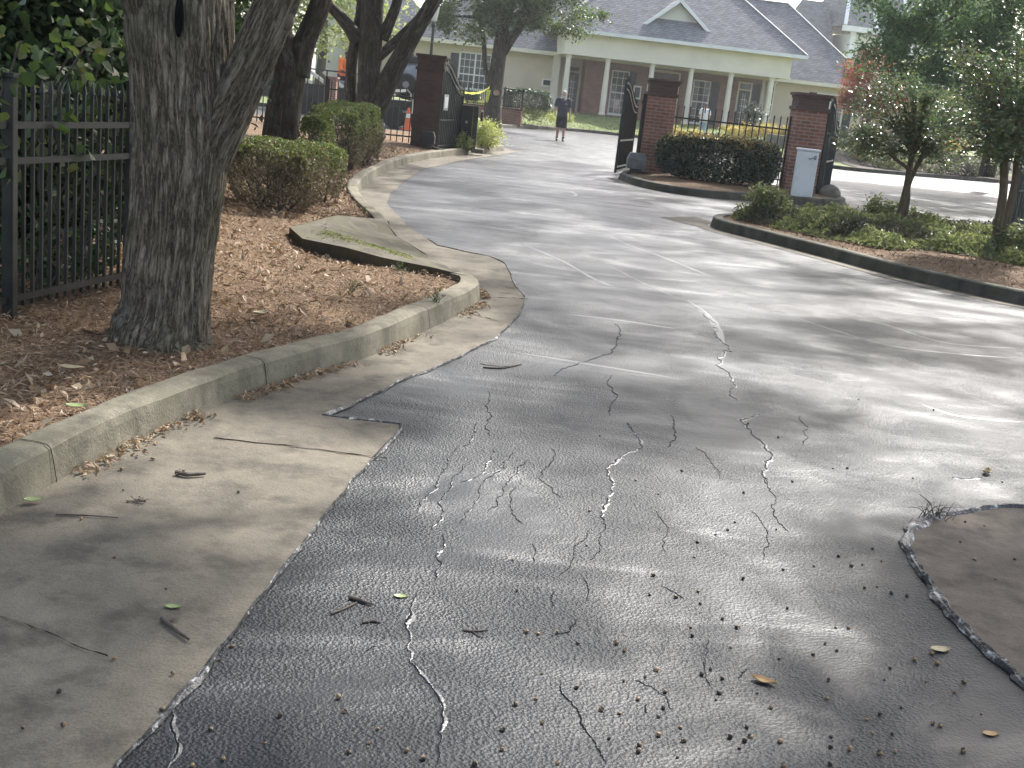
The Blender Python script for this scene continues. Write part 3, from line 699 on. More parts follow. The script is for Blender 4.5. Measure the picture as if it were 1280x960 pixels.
m_ = NT('gate_panel'); v_ = m_.map(m_.co(), (1, 1, .12))
M['gatepanel'] = m_.fin(m_.ramp(m_.noise(v_, 26, 4, .7), [(.35, (.02, .022, .02)), (.55, (.075, .08, .065)), (.75, (.17, .175, .145))]), .7)
gl1 = at(545, 189, 27.25); gl2 = at(573, 187, 28.7)
gate('open left gate leaf with a white notice on it', (gl1.x, gl1.y), (gl2.x, gl2.y), .06, 1.98, 1.46, .18)
gm1 = at(769, 213, 26.9); gm2 = at(787, 208, 29.0)
gate('open greenish gate leaf swung back beside the middle brick pillar', (gm1.x, gm1.y), (gm2.x, gm2.y), .05, 2.0, 1.5)
gr1 = at(1023, 236, 25.75); gr2 = at(1036, 230, 28.2)
gate('open black gate leaf seen edge on beside the white cabinet pillar', (gr1.x, gr1.y), (gr2.x, gr2.y), .1, 1.95, 1.45)
gq = at(1266, 262, 21.2)
gate('black gate leaf at the right edge behind the twin-stemmed small tree', (gq.x, gq.y), (gq.x+1.1, gq.y+.9), .12, 1.75, 1.4, None, True)
def post_thing(name, label, cat, c, w, z0, z1, m):
    q = MB(); q.box((c[0]-w/2, c[1]-w/2, z0), (c[0]+w/2, c[1]+w/2, z1), 0, .006); q.box((c[0]-w*.6, c[1]-w*.6, z1), (c[0]+w*.6, c[1]+w*.6, z1+.02))
    for z in (z0+.35, z1-.2): q.box((c[0]-w*.7, c[1]-w*.3, z), (c[0]-w/2, c[1]+w*.3, z+.08))
    return tag(q.build(name, m), label, cat)
pm = at(796, 205, 26.9)
post_thing('hinge_post', 'black square hinge post between the greenish gate leaf and brick pillar', 'post', (pm.x, pm.y), .10, .1, 1.83, M['iron'])
pr_ = at(1017, 243, 25.35)
post_thing('hinge_post', 'black square hinge post on the right side of the white cabinet pillar', 'post', (pr_.x+.12, pr_.y+.15), .12, .1, 1.92, M['iron'])
def operator(label, c, m, s=1.0):
    t = thing('gate_motor', label, 'gate motor', (c.x, c.y, .14))
    q = MB(); w, dd, h = .21*s, .17*s, .34*s
    V = [(-w, -dd, .1), (w, -dd, .1), (w, dd, .1), (-w, dd, .1), (-w, -dd, .1+h*.6), (w, -dd, .1+h*.6), (w, dd, .1+h*.6), (-w, dd, .1+h*.6), (-w*.75, -dd*.7, .1+h), (w*.75, -dd*.7, .1+h), (w*.75, dd*.7, .1+h), (-w*.75, dd*.7, .1+h)]
    q.add(V, [(0, 3, 2, 1), (0, 1, 5, 4), (1, 2, 6, 5), (2, 3, 7, 6), (3, 0, 4, 7), (4, 5, 9, 8), (5, 6, 10, 9), (6, 7, 11, 10), (7, 4, 8, 11), (8, 9, 10, 11)]); q.build('cover', m, t, False)
    q = MB(); q.box((-w*.6, -dd*.6, -.04), (w*.6, dd*.6, .1)); q.build('base', M['iron'], t, False)
    q = MB(); q.bar((w*.6, 0, .02), (w*2.4, -.15, -.01), .07, .06); q.build('arm', M['iron'], t, False)
op = at(794, 215, 26.0); operator('grey gate motor box at the foot of the middle brick pillar', op, M['opbox'])
op2 = at(534, 180, 26.9); operator('dark gate motor beside the dark left pillar', op2, M['black'], .8)
# call box pedestal by the left gate
cb = at(583, 188, 28.6)
t = thing('card_reader', 'dark card reader pedestal standing behind the left gate leaf', 'pedestal', (cb.x, cb.y, .1))
q = MB(); q.box((-.20, -.05, 0), (.08, .06, 1.05), 0, .01); q.build('cabinet', M['black'], t, False)
q = MB(); q.box((.09, -.06, 0), (.21, .07, 1.06), 0, .01); q.build('post', M['iron2'], t, False)
q = MB(); q.lathe([(.0, 0), (.13, 0), (.13, .05), (0, .06)], (.27, 0, .84), 18, 0, 'x'); q.build('round_housing', M['black'], t, False)
q = MB(); q.lathe([(.0, -.03), (.03, -.03), (.035, 0), (0, .001)], (-.06, -.06, .66), 10, 0, 'y'); q.build('knob', M['steel'], t, False)
q = MB(); q.box((.12, -.12, -.04), (.42, .12, .06), 0, .01); q.build('footing', M['kerb'], t, False)
# white cabinet
wb = at(1001, 246, 24.3)
t = thing('utility_cabinet', 'white metal utility cabinet standing before the right brick pillar', 'cabinet', (wb.x, wb.y, .12), rad(-8))
q = MB(); q.box((-.21, -.14, 0), (.21, .14, .94), 0, .006); q.build('body', M['whitebox'], t, False)
q = MB(); q.box((-.235, -.165, .94), (.235, .165, .985), 0, .01); q.build('lid', M['whitebox'], t, False)
q = MB(); q.box((-.17, -.147, .05), (.19, -.141, .90)); q.build('door', M['whitebox'], t, False)
q = MB(); q.tube([(.02, -.15, .80), (.05, -.19, .79), (.14, -.19, .83), (.16, -.15, .84)], [.011]*4, 8, res=3); q.box((.12, -.165, .78), (.17, -.148, .86)); q.build('latch', M['steel'], t, False)
rk = at(1036, 247, 25.3); q = MB(); q.ell((rk.x, rk.y, .2), (.24, .2, .17), 0, 14, 9)
for a_ in q.v[0]: a_ += .05*np.array(mn.noise_vector(Vector(a_)*4.0))
tag(q.build('rock', M['rock'], sm=True), 'pale rock at the kerb end beside the edge-on gate', 'rock')
# ================================================================== TREES ON THE LEFT
YB = 6.0
def ridge(th, L, r):
    c, s = math.cos(th)*r, math.sin(th)*r
    a = mn.noise(Vector((c*24, s*24, L*2.4))); b = mn.noise(Vector((c*55, s*55, L*9)))
    return .013*(min(1, abs(a)*4.5)-.6)+.005*b+.03*mn.noise(Vector((c*5, s*5, L*1.1)))
t = thing('oak_tree', 'thick furrowed trunk forking into two limbs in front of the iron fence', 'tree', at(205, 415, YB))
tb = MB()
tb.tube([at(203, 440, YB), at(204, 414, YB), at(210, 385, YB), at(215, 330, YB), at(222, 270, YB), at(226, 200, YB), at(226, 140, YB), at(224, 90, YB), at(222, 40, YB+.02), at(226, -40, YB+.1), at(236, -200, YB+.3), at(240, -480, YB+.6), at(300, -900, YB+1)],
        [.30, .262, .232, .225, .222, .232, .245, .245, .26, .25, .20, .16, .08], 240, res=24, disp=ridge)
tb.tube([at(236, 235, YB), at(255, 195, YB-.02), at(285, 140, YB-.04), at(312, 85, YB-.05), at(336, 30, YB-.05), at(362, -40, YB), at(420, -200, YB+.4), at(560, -520, YB+1.2)], [.10, .135, .125, .112, .105, .10, .085, .05], 130, res=24, disp=ridge)
tb.tube([at(196, 60, YB), at(188, 0, YB-.08), at(160, -80, YB-.2), at(60, -260, YB-.3), at(-160, -600, YB-.5)], [.10, .14, .13, .11, .06], 60, res=10, disp=ridge)
for k in range(16):
    s = Vector(at(236+rnd.uniform(-60, 260), -420+rnd.uniform(-120, 80), YB+rnd.uniform(-.5, 1))); e_ = s+Vector((rnd.uniform(-3.4, 3.4), rnd.uniform(-1, 3.5), rnd.uniform(.6, 3)))
    tb.tube([s, s.lerp(e_, .5)+Vector((0, 0, .4)), e_], [.07, .05, .015], 7, res=4)
tb.build('trunk', M['bark'], t, sm=True, bark=True)
q = MB(); h0 = at(224, 20, YB-.232); q.ell(h0, (.022, .02, .10), 0, 12, 8); q.build('hollow_shade', M['crack'], t, sm=True)  # black solid; the shade inside the hollow is put into its colour
q = MB(); h1 = at(357, 24, YB-.06); q.ell(h1, (.045, .05, .06), 0, 12, 8); q.build('knot', M['bark'], t, sm=True, bark=True)
lb = MB(); cl = clumps((-1.2, 7.2, 7.2), (4.2, 4.0, 2.6), 95, 1, .3); leaves(lb, cloud(cl, .75, 110), .17, .5, .55)
M['oakleaf'] = leafmat('oak_leaf', [(.028, .05, .018), (.045, .08, .025), (.07, .115, .035), (.11, .15, .05)], .35, .45)
lb.build('crown', M['oakleaf'], t)
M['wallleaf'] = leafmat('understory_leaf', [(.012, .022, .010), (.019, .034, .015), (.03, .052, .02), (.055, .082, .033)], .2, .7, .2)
M['vine'] = leafmat('vine_leaf', [(.035, .06, .022), (.055, .09, .028), (.085, .125, .04), (.14, .14, .05)], .4, .5)
# second tree
Y2 = 16.0
def limb2(tb):
    tb.tube([at(372, 95, Y2), at(380, 55, Y2), at(398, 12, Y2), at(420, -60, Y2), at(470, -200, Y2+.4)], [.17, .15, .14, .12, .08], 20, res=5)
tree('maple_tree', 'dark slanting trunk rising behind the small light green shrub', 'tree', at(350, 190, Y2), [at(348, 205, Y2), at(350, 175, Y2), at(355, 130, Y2), at(362, 95, Y2), at(352, 50, Y2), at(335, 0, Y2), at(310, -120, Y2), at(280, -300, Y2)], [.30, .25, .225, .21, .17, .16, .13, .07],
     [((-3.0, 16.5, 8.0), (3.2, 3, 3.2), 1)], M['oakleaf'], M['barkd'], 9, seg=22, leaf=.17, per=130, k=55, rc=.8, extra=limb2)
Y3 = 24.5
def limb3(tb):
    tb.tube([at(467, 140, Y3), at(486, 100, Y3-.1), at(506, 62, Y3-.2), at(526, 28, Y3-.3), at(545, -5, Y3-.3), at(590, -90, Y3)], [.24, .21, .175, .155, .145, .10], 18, res=5)
    tb.tube([at(472, 72, Y3), at(490, 56, Y3+.2), at(515, 32, Y3+.4), at(535, 12, Y3+.5), at(590, -40, Y3+.8)], [.11, .10, .095, .085, .06], 14, res=5)
    tb.tube([at(448, 52, Y3), at(435, 32, Y3), at(415, 10, Y3), at(390, -12, Y3+.2), at(330, -60, Y3+.5)], [.17, .13, .11, .10, .06], 14, res=5)
    tb.tube([at(440, 135, Y3+.3), at(439, 110, Y3+.3), at(440, 75, Y3+.3), at(446, 45, Y3+.2), at(452, 0, Y3+.3), at(450, -80, Y3+.3)], [.14, .12, .12, .12, .10, .08], 14, res=5)
    tb.tube([at(478, 50, Y3), at(488, 25, Y3), at(497, 0, Y3), at(505, -50, Y3)], [.13, .11, .10, .08], 14, res=5)
tree('maple_tree', 'large dark multi-stemmed tree spreading beside the left brick pillar', 'tree', at(460, 160, Y3), [at(461, 172, Y3), at(461, 145, Y3), at(462, 110, Y3), at(463, 60, Y3), at(466, 0, Y3), at(470, -100, Y3), at(480, -250, Y3)], [.36, .29, .25, .235, .225, .19, .12],
     [((-3.0, 25, 9.2), (4.6, 4, 3.2), .8), ((-5.0, 23.5, 5.3), (1.6, 1.2, .6), .1), ((-.6, 26, 6.2), (1.5, 1.2, .5), .1)], M['oakleaf'], M['barkd'], 12, seg=30, leaf=.2, per=120, k=75, rc=.9, extra=limb3)
# understory behind the fence
def shrub(name, label, cat, c, r, leafm, n, leaf, rc=.35, per=60, group=None, up=.3, asp=.5, stems=6, shell=.4, z0=0, flat=.8, stemr=.012, hi=False):
    t = thing(name, label, cat, (c[0], c[1], z0), 0, group)
    cl = clumps(c, r, max(3, n//per), 1, shell); cl = cl[cl[:, 2] > z0+.02]
    tb = MB()
    for k in range(stems):
        e_ = Vector(cl[rng.integers(len(cl))]); s = Vector((c[0]+rnd.uniform(-.3, .3)*r[0], c[1]+rnd.uniform(-.3, .3)*r[1], z0-.03))
        tb.tube([s, s.lerp(e_, .5)+Vector((0, 0, .1*r[2])), e_], [stemr*1.6, stemr, stemr*.4], 5, res=4)
    tb.build('stem', M['twig'], t, bark=True)
    C = cloud(cl, rc, per, flat); C = C[C[:, 2] > z0+.01]
    lb = MB(); leaves(lb, C, leaf, up, asp, hi=hi); lb.build('foliage', leafm, t); return t
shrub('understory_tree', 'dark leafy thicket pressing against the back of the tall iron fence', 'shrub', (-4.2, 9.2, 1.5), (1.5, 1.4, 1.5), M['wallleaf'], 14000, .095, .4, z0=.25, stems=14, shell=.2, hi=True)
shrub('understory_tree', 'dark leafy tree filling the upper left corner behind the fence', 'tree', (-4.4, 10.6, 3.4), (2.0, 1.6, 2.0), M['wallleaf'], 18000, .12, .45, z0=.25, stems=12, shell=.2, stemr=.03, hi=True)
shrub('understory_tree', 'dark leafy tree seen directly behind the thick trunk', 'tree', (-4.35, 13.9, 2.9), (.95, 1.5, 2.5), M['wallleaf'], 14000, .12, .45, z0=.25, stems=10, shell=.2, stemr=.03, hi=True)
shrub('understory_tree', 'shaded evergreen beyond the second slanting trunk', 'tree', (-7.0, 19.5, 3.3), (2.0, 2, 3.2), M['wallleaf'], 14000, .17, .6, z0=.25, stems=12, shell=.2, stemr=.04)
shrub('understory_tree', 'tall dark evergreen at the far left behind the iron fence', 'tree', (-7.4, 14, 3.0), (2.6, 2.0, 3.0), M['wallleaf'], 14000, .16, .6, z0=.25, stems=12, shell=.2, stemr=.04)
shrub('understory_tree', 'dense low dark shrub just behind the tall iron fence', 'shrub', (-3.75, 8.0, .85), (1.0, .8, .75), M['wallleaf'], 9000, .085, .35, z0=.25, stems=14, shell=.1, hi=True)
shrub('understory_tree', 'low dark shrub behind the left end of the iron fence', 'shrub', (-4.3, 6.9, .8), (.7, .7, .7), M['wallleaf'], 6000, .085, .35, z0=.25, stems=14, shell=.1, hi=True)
x = rng.uniform(-7.5, -2.4, 16000); y = rng.uniform(5.0, 13.0, 16000)
k = x < (fp2.x-.12)+(y-fp2.y)*np.where(y > fp2.y, -.265, .27)
g = MB(); leaves(g, [(a, b, zbed(a, b)+.02+.28*rng.uniform()*rng.uniform()) for a, b in zip(x[k], y[k])], .075, .5, .75, hi=True); tag(g.build('dark_leaf_cover', M['wallleaf']), kind='stuff')  # dark leaf layer added to cover the lit mulch behind the fence
# vine trailing over the fence top
t = thing('vine', 'yellow green vine with lobed leaves trailing along the fence top', 'vine', (fp1.x, fp1.y, .2)); vb = MB(); C = []
for k in range(9):
    s = Vector((f0.x, f0.y, 0)).lerp(Vector((fp2.x, fp2.y, 0)), .45+.06*k)+Vector((-.12, .18, 0))
    pts = [s+Vector((0, 0, .25))]
    for j in range(7): pts.append(pts[-1]+Vector((rnd.uniform(-.12, .12), rnd.uniform(-.06, .08), .19)))
    vb.tube(pts, [.006]*8, 5, res=3)
    for p in pts[3:]:
        for j in range(7 if p.z > .95 else 1): C.append(p+Vector((rnd.gauss(0, .09), rnd.gauss(0, .07), rnd.gauss(.02, .08))))
vb.build('stem', M['twig'], t, bark=True); lb = MB(); leaves(lb, C, .075, .2, .9, hi=True); lb.build('foliage', M['vine'], t)
# hanging branch of big leaves in the upper left
t = thing('hanging_branch', 'low leafy branch hanging in the upper left corner', 'branch', at(90, -60, 8.2)); vb = MB(); C = []
for k in range(9):
    s = at(rnd.uniform(-60, 190), -110, 8.3+rnd.uniform(-.4, .6)); pts = [s]
    for j in range(6): pts.append(pts[-1]+Vector((rnd.uniform(-.1, .12), rnd.uniform(-.05, .05), -.13)))
    vb.tube(pts, [.008, .008, .007, .006, .005, .004, .003], 5, res=3)
    for p in pts:
        for j in range(11): C.append(p+Vector((rnd.gauss(0, .11), rnd.gauss(0, .12), rnd.gauss(0, .06))))
vb.build('stem', M['twig'], t, bark=True); lb = MB(); leaves(lb, C, .10, .3, .65, hi=True); lb.build('foliage', M['oakleaf'], t)
# ---- clipped hedges on the left, brown inside with green on top
M['hedgegreen'] = leafmat('hedge_leaf', [(.05, .07, .022), (.085, .115, .032), (.13, .165, .05), (.20, .22, .09)], .3, .6, .3)
M['hedgebrown'] = leafmat('hedge_dry', [(.06, .05, .028), (.11, .088, .05), (.165, .13, .075), (.21, .18, .12)], .15, .7, .3)
def hedge(label, c, r, z0, n, green=.4, leaf=.035, gm='hedgegreen', bm_='hedgebrown', group='clipped hedges in the mulch bed', rz=0, dep=.12):
    t = thing('hedge', label, 'hedge', (c[0], c[1], z0), 0, group)
    u = rng.uniform(-1, 1, (n, 3)); s = rng.choice(3, n, p=[.3, .3, .4]); sg = np.sign(u[np.arange(n), s]); sg = np.where(s == 2, 1, sg)
    u[np.arange(n), s] = sg*(1-np.abs(rng.normal(size=n))*dep)
    rr = np.linalg.norm(u[:, :3], axis=1)[:, None]; mx = np.max(np.abs(u), 1)[:, None]
    u = u*(1-.42*(rr/mx-1))          # round the corners
    h = r[2]; P = np.stack([u[:, 0]*r[0], u[:, 1]*r[1], (u[:, 2]*.5+.5)*h], 1)
    P += np.array([mn.noise_vector(Vector(p)*2.2+Vector((c[0], c[1], 0)))*(.11 if bm_ == 'hedgebrown' else .06)+mn.noise_vector(Vector(p)*7)*.035 for p in P])
    cz, sz = math.cos(rz), math.sin(rz); Q = P.copy(); Q[:, 0] = P[:, 0]*cz-P[:, 1]*sz; Q[:, 1] = P[:, 0]*sz+P[:, 1]*cz
    Q += np.array([c[0], c[1], z0]); top = P[:, 2]/h+rng.normal(size=n)*.18
    lb = MB(); leaves(lb, Q[top > 1-green], leaf, .5, .5); lb.build('foliage', M[gm], t)
    if (top <= 1-green).any() and bm_:
        lb = MB(); leaves(lb, Q[top <= 1-green], leaf*1.1, .1, .42); lb.build('inner_growth', M[bm_], t)
    tb = MB()
    for k in range(26):
        e_ = Vector(Q[rng.integers(n)]); s_ = Vector((c[0]+rnd.uniform(-.5, .5)*r[0], c[1]+rnd.uniform(-.5, .5)*r[1], z0-.03)); tb.tube([s_, s_.lerp(e_, .5), e_], [.012, .008, .003], 5, res=2)
    # dense twiggy core
    K = clumps((c[0], c[1], z0+h*.45), (r[0]*.7, r[1]*.7, h*.36), 200, 1, .1)
    for p in K: p = Vector(p); tb.tube([p, p+Vector((rnd.gauss(0, .06), rnd.gauss(0, .06), rnd.gauss(.06, .06)))], [.004, .002], 4, cap=False)
    tb.build('stem', M['twig'], t, bark=True); return t
def hb(px0, px1, pt, pb, y, dep, z0=None):
    a, b = at(px0, pb, y), at(px1, pb, y); top = at((px0+px1)/2, pt, y).z; z0 = zbed((a.x+b.x)/2, y+dep) if z0 is None else z0
    return ((a.x+b.x)/2, y+dep, 0), ((b.x-a.x)/2, dep, top-z0), z0
c, r, z0 = hb(264, 390, 174, 272, 11.4, .6); hedge('low brown hedge nearest the camera right of the thick trunk', c, r, z0, 11000, .22, .034)
c, r, z0 = hb(320, 414, 180, 262, 12.6, .7); hedge('low sparse hedge with a thin green top behind the nearest brown hedge', c, r, z0, 8000, .36, .036)
c, r, z0 = hb(366, 408, 140, 190, 15.2, .45); hedge('small light green clipped shrub at the foot of the slanting trunk', c, r, z0, 5000, .9, .042)
c, r, z0 = hb(372, 446, 127, 196, 17.6, .9); hedge('tall brown green clipped hedge behind the small light green shrub', c, r, z0, 8000, .5, .045)
c, r, z0 = hb(420, 466, 131, 190, 19.2, .8); hedge('clipped hedge nearest the picket fence and dark pillar', c, r, z0, 7000, .45, .045)
# weeds in the mulch
def weed(label, c, h, n=14, m='vine', sp=.05, leaf=.03):
    t = thing('weed', label, 'weed', (c.x, c.y, c.z)); tb = MB(); C = []
    for k in range(n):
        e_ = Vector((rnd.gauss(0, sp), rnd.gauss(0, sp), h*rnd.uniform(.4, 1))); tb.tube([c, c+e_*.5+Vector((0, 0, h*.1)), c+e_], [.0025, .002, .001], 4)
        for j in range(4): C.append(c+e_*rnd.uniform(.4, 1)+Vector((rnd.gauss(0, .012),)*3))
    tb.build('stem', M['twig'], t, bark=True); lb = MB(); leaves(lb, C, leaf, .3, .35); lb.build('foliage', M[m], t)
w_ = G(500, 343, .1); weed('small green weed in the mulch below the drain slab', w_, .13, 8)
w_ = G(440, 366, .12); weed('tiny pale weed in the open mulch near the kerb', w_, .09, 7)
w_ = G(545, 382, .12); weed('green brown weed tuft just inside the kerb bend', w_, .12, 9)
w_ = G(456, 268, .13); weed('small green weed against the inside of the far kerb', w_, .10, 7)
# light green shrub inside the kerb tip by the left gate
M['lime'] = leafmat('lime_leaf', [(.16, .20, .05), (.27, .31, .09), (.42, .44, .16), (.60, .60, .33)], .35, .5)
ls = at(604, 186, 30.3); shrub('lime_shrub', 'pale lime variegated shrub at the kerb tip by the card reader', 'shrub', (ls.x, ls.y, .40), (.55, .5, .42), M['lime'], 4200, .075, .16, 30, z0=.12, stems=8, asp=.32)
ls = at(574, 190, 28.4); shrub('lime_shrub', 'small pale lime tuft at the foot of the open left gate', 'shrub', (ls.x+.1, ls.y, .28), (.22, .2, .22), M['lime'], 900, .06, .1, 25, z0=.1, stems=5, asp=.32)
# ================================================================== PLANTING AT THE GATE ISLAND
M['holly'] = leafmat('holly_leaf', [(.018, .034, .022), (.028, .05, .03), (.045, .07, .04), (.075, .10, .06)], .15, .22, .8)
M['hollytop'] = leafmat('holly_new_growth', [(.07, .10, .045), (.16, .17, .06), (.36, .26, .09), (.46, .30, .12)], .3, .3, .6)
ha, hb_ = at(818, 226, 24.9), at(982, 236, 24.3)
hc = ((ha.x+hb_.x)/2, 25.2, 0); t = hedge('long clipped dark green hedge with orange new tips between two pillars', hc, ((hb_.x-ha.x)/2+.04, .55, 1.02), .16, 36000, .13, .07, 'hollytop', 'holly', None, rad(-7), .3)
# ================================================================== RIGHT ISLAND PLANTING
M['cover'] = leafmat('ground_cover', [(.06, .078, .036), (.10, .125, .05), (.16, .18, .075), (.28, .285, .14)], .35, .5)
M['coverdark'] = leafmat('ground_cover_dark', [(.03, .035, .022), (.05, .06, .03), (.085, .085, .05), (.10, .075, .055)], .2, .6)
GC = [p for p in sm2([(2.95, 16.9), (3.45, 16.1), (4.05, 15.2), (4.55, 14.65), (5.1, 14.9), (5.7, 14.75), (6.2, 14.2), (7.0, 14.0), (8.2, 14.2), (9, 16.5), (7.2, 19.0), (5.2, 18.9), (3.8, 18.2), (3.0, 17.6)], 4)]
x = rng.uniform(2.8, 9, 60000); y = rng.uniform(13.8, 19.2, 60000); k = inpoly(x, y, GC); x, y = x[k], y[k]
hh = np.array([.16+.16*mn.noise(Vector((a*1.6, b*1.6, 7)))+.10*mn.noise(Vector((a*5, b*5, 2))) for a, b in zip(x, y)])
dg = np.min(np.hypot(np.array(GC)[:, 0][:, None]-x, np.array(GC)[:, 1][:, None]-y), 0); hh = np.clip(hh, .03, 1)*np.clip(dg/.35, .2, 1)
z = np.array([zris(a, b) for a, b in zip(x, y)])+hh*rng.uniform(.25, 1.15, len(x))
drk = np.array([mn.noise(Vector((a*1.1, b*1.1, 21))) for a, b in zip(x, y)])
P_ = np.stack([x, y, z], 1); rr = np.concatenate([rng.normal(size=(len(x), 2))*.6, np.ones((len(x), 1))], 1)
g = MB(); leaves(g, P_[drk < .22], .10, .3, .26, rot=rr[drk < .22]); tag(g.build('ground_cover', M['cover']), kind='stuff')
g = MB(); leaves(g, P_[drk >= .22], .09, .3, .26, rot=rr[drk >= .22]); tag(g.build('brown_ground_cover', M['coverdark']), kind='stuff')
sb = at(957, 268, 17.2); shrub('round_shrub', 'small round dark green shrub at the tip of the right island', 'shrub', (sb.x, sb.y, .40), (.30, .3, .24), M['cover'], 2600, .06, .12, 30, z0=.15, stems=8)
sb = at(1100, 272, 18.6); shrub('round_shrub', 'small green shrub at the foot of the first small tree', 'shrub', (sb.x, sb.y, .36), (.36, .3, .22), M['cover'], 2200, .06, .12, 30, z0=.15, stems=8)
sb = at(1275, 300, 15.4); shrub('round_shrub', 'green shrub at the right edge beside the twin stems', 'shrub', (sb.x, sb.y, .40), (.35, .3, .22), M['cover'], 1800, .07, .12, 30, z0=.15, stems=8)
g = MB(); x = rng.uniform(3, 9, 9000); y = rng.uniform(10.2, 17.4, 9000); k = inpoly(x, y, RISL)
leaves(g, [(a, b, zris(a, b)+.012) for a, b in zip(x[k], y[k])], .10, .9, .1); tag(g.build('island_straw', M['needle']), kind='stuff')
M['crape'] = leafmat('crape_leaf', [(.045, .075, .036), (.07, .11, .05), (.095, .14, .062), (.13, .17, .075), (.19, .16, .07)], .3, .24, .85)
def crape(label, y, stems, tips, n, kk):
    b0 = at(stems[0][0][0], stems[0][0][1], y); t = thing('crape_myrtle', label, 'tree', b0); tb = MB(); C = []; D = []; S_ = []
    for pts in stems: tb.tube([at(p[0], p[1], y+p[3]) for p in pts], [p[2] for p in pts], 12, res=6)
    for (sx, sy, ex, ey) in tips:
        for r_ in range(kk):
            dy0, dy1 = rnd.uniform(-.15, .15), rnd.gauss(0, .55)
            a = at(sx, sy, y+dy0); e_ = at(ex+rnd.gauss(0, 9), ey+rnd.gauss(0, 9), y+dy1)
            mid = a.lerp(e_, .55)+Vector((0, 0, .18*(e_-a).length))
            P, R = smooth([a, mid, e_], [.014, .008, .003], 7); tb.tube(P, R, 5)
            for i in range(3, len(P)):
                for sub in range(n):
                    tdir = (P[i]-P[i-1]).normalized(); w = tdir.cross(Vector((0, 0, 1))); w = w.normalized() if w.length > .01 else Vector((1, 0, 0))
                    for sg in (-1, 1):
                        o = P[i-1].lerp(P[i], rnd.random())
                        if sub: o = o+Vector((rnd.gauss(0, .09), rnd.gauss(0, .09), rnd.gauss(0, .07)))
                        C.append(o+w*sg*.03); D.append(w*sg+tdir*.3)
    tb.build('trunk', M['barksm'], t, sm=True, bark=True)
    lb = MB(); leaves(lb, C, .062, .55, .5, rot=D); lb.build('crown', M['crape'], t)
crape('slim crape myrtle with arching sprays in the middle of the right island', 18.0,
      [[(1123, 290, .085, 0), (1126, 265, .06, 0), (1133, 235, .05, 0), (1138, 205, .045, 0), (1145, 175, .03, .1)], [(1128, 285, .05, .02), (1134, 250, .045, .05), (1136, 230, .04, .05), (1150, 200, .035, .1), (1165, 170, .025, .2)], [(1137, 212, .03, 0), (1115, 195, .024, -.1), (1098, 178, .016, -.2)]],
      [(1140, 195, 1068, 118), (1142, 190, 1075, 150), (1098, 180, 1058, 178), (1120, 190, 1082, 165), (1142, 185, 1105, 108), (1142, 180, 1140, 100), (1145, 180, 1165, 112), (1150, 190, 1200, 125), (1155, 195, 1215, 150), (1150, 200, 1225, 172), (1150, 195, 1190, 200), (1140, 190, 1120, 150), (1145, 190, 1170, 160), (1140, 195, 1105, 200), (1098, 180, 1080, 190), (1145, 185, 1150, 135)], 5, 5)
crape('twin-stemmed crape myrtle at the right edge of the photo', 15.5,
      [[(1243, 328, .085, 0), (1247, 290, .065, 0), (1254, 240, .055, 0), (1256, 195, .05, 0), (1262, 150, .03, .1)], [(1247, 326, .06, .02), (1256, 285, .05, .04), (1268, 230, .045, .08), (1272, 195, .04, .1), (1285, 150, .03, .2)]],
      [(1256, 195, 1192, 60), (1256, 190, 1198, 95), (1258, 190, 1200, 150), (1256, 195, 1195, 185), (1260, 185, 1225, 120), (1262, 180, 1250, 85), (1265, 180, 1285, 50), (1270, 190, 1310, 110), (1270, 195, 1320, 160), (1258, 195, 1230, 200), (1270, 195, 1290, 195), (1260, 190, 1245, 150), (1265, 190, 1275, 130), (1260, 185, 1215, 75), (1268, 185, 1300, 80)], 6, 5)
# ================================================================== FAR RIGHT PLANTING AND TREES
M['uptree'] = leafmat('evergreen_leaf', [(.055, .10, .042), (.085, .15, .06), (.12, .205, .08), (.18, .26, .11)], .3, .5, .5, .35)
c = at(1200, 40, 40); b = at(1238, 195, 40)
tree('evergreen_tree', 'broad deep green tree crown filling the upper right corner', 'tree', (b.x, 40, .7), [(b.x, 40, .5), (b.x, 40, 2.5), (b.x-.3, 40, 5), (b.x-.4, 40, 8)], [.28, .24, .18, .08],
     [((c.x+.4, 40, 6.4), (4.0, 3, 2.4), .55), ((at(1170, 62, 39).x, 39, at(1170, 62, 39).z), (2.6, 1.8, 1.15), .3), ((at(1250, 75, 39).x, 39.5, at(1250, 78, 39).z), (2.2, 1.8, 1.1), .25)], M['uptree'], M['barkd'], 16, leaf=.15, per=200, k=190, rc=.55, seg=14)
M['red'] = leafmat('maple_red_leaf', [(.15, .04, .032), (.26, .075, .055), (.36, .13, .08), (.24, .16, .07)], .4, .5)
mp = at(1088, 120, 53); tree('japanese_maple', 'rusty red leaved small tree at the house corner', 'tree', (mp.x, 53, .7), [(mp.x, 53, .6), (mp.x+.1, 53, 1.6), (mp.x, 53, 2.8)], [.12, .10, .05],
     [((at(1090, 100, 53).x, 53, at(1090, 100, 53).z), (1.3, 1.1, 1.35), .6), ((at(1095, 128, 53).x, 53, at(1095, 128, 53).z), (1.8, 1, .5), .5)], M['red'], M['barkd'], 9, leaf=.12, per=150, k=90, rc=.4, seg=10)
M['yel'] = leafmat('yellow_shrub_leaf', [(.17, .20, .05), (.34, .33, .09), (.50, .43, .14), (.52, .28, .12)], .35, .5)
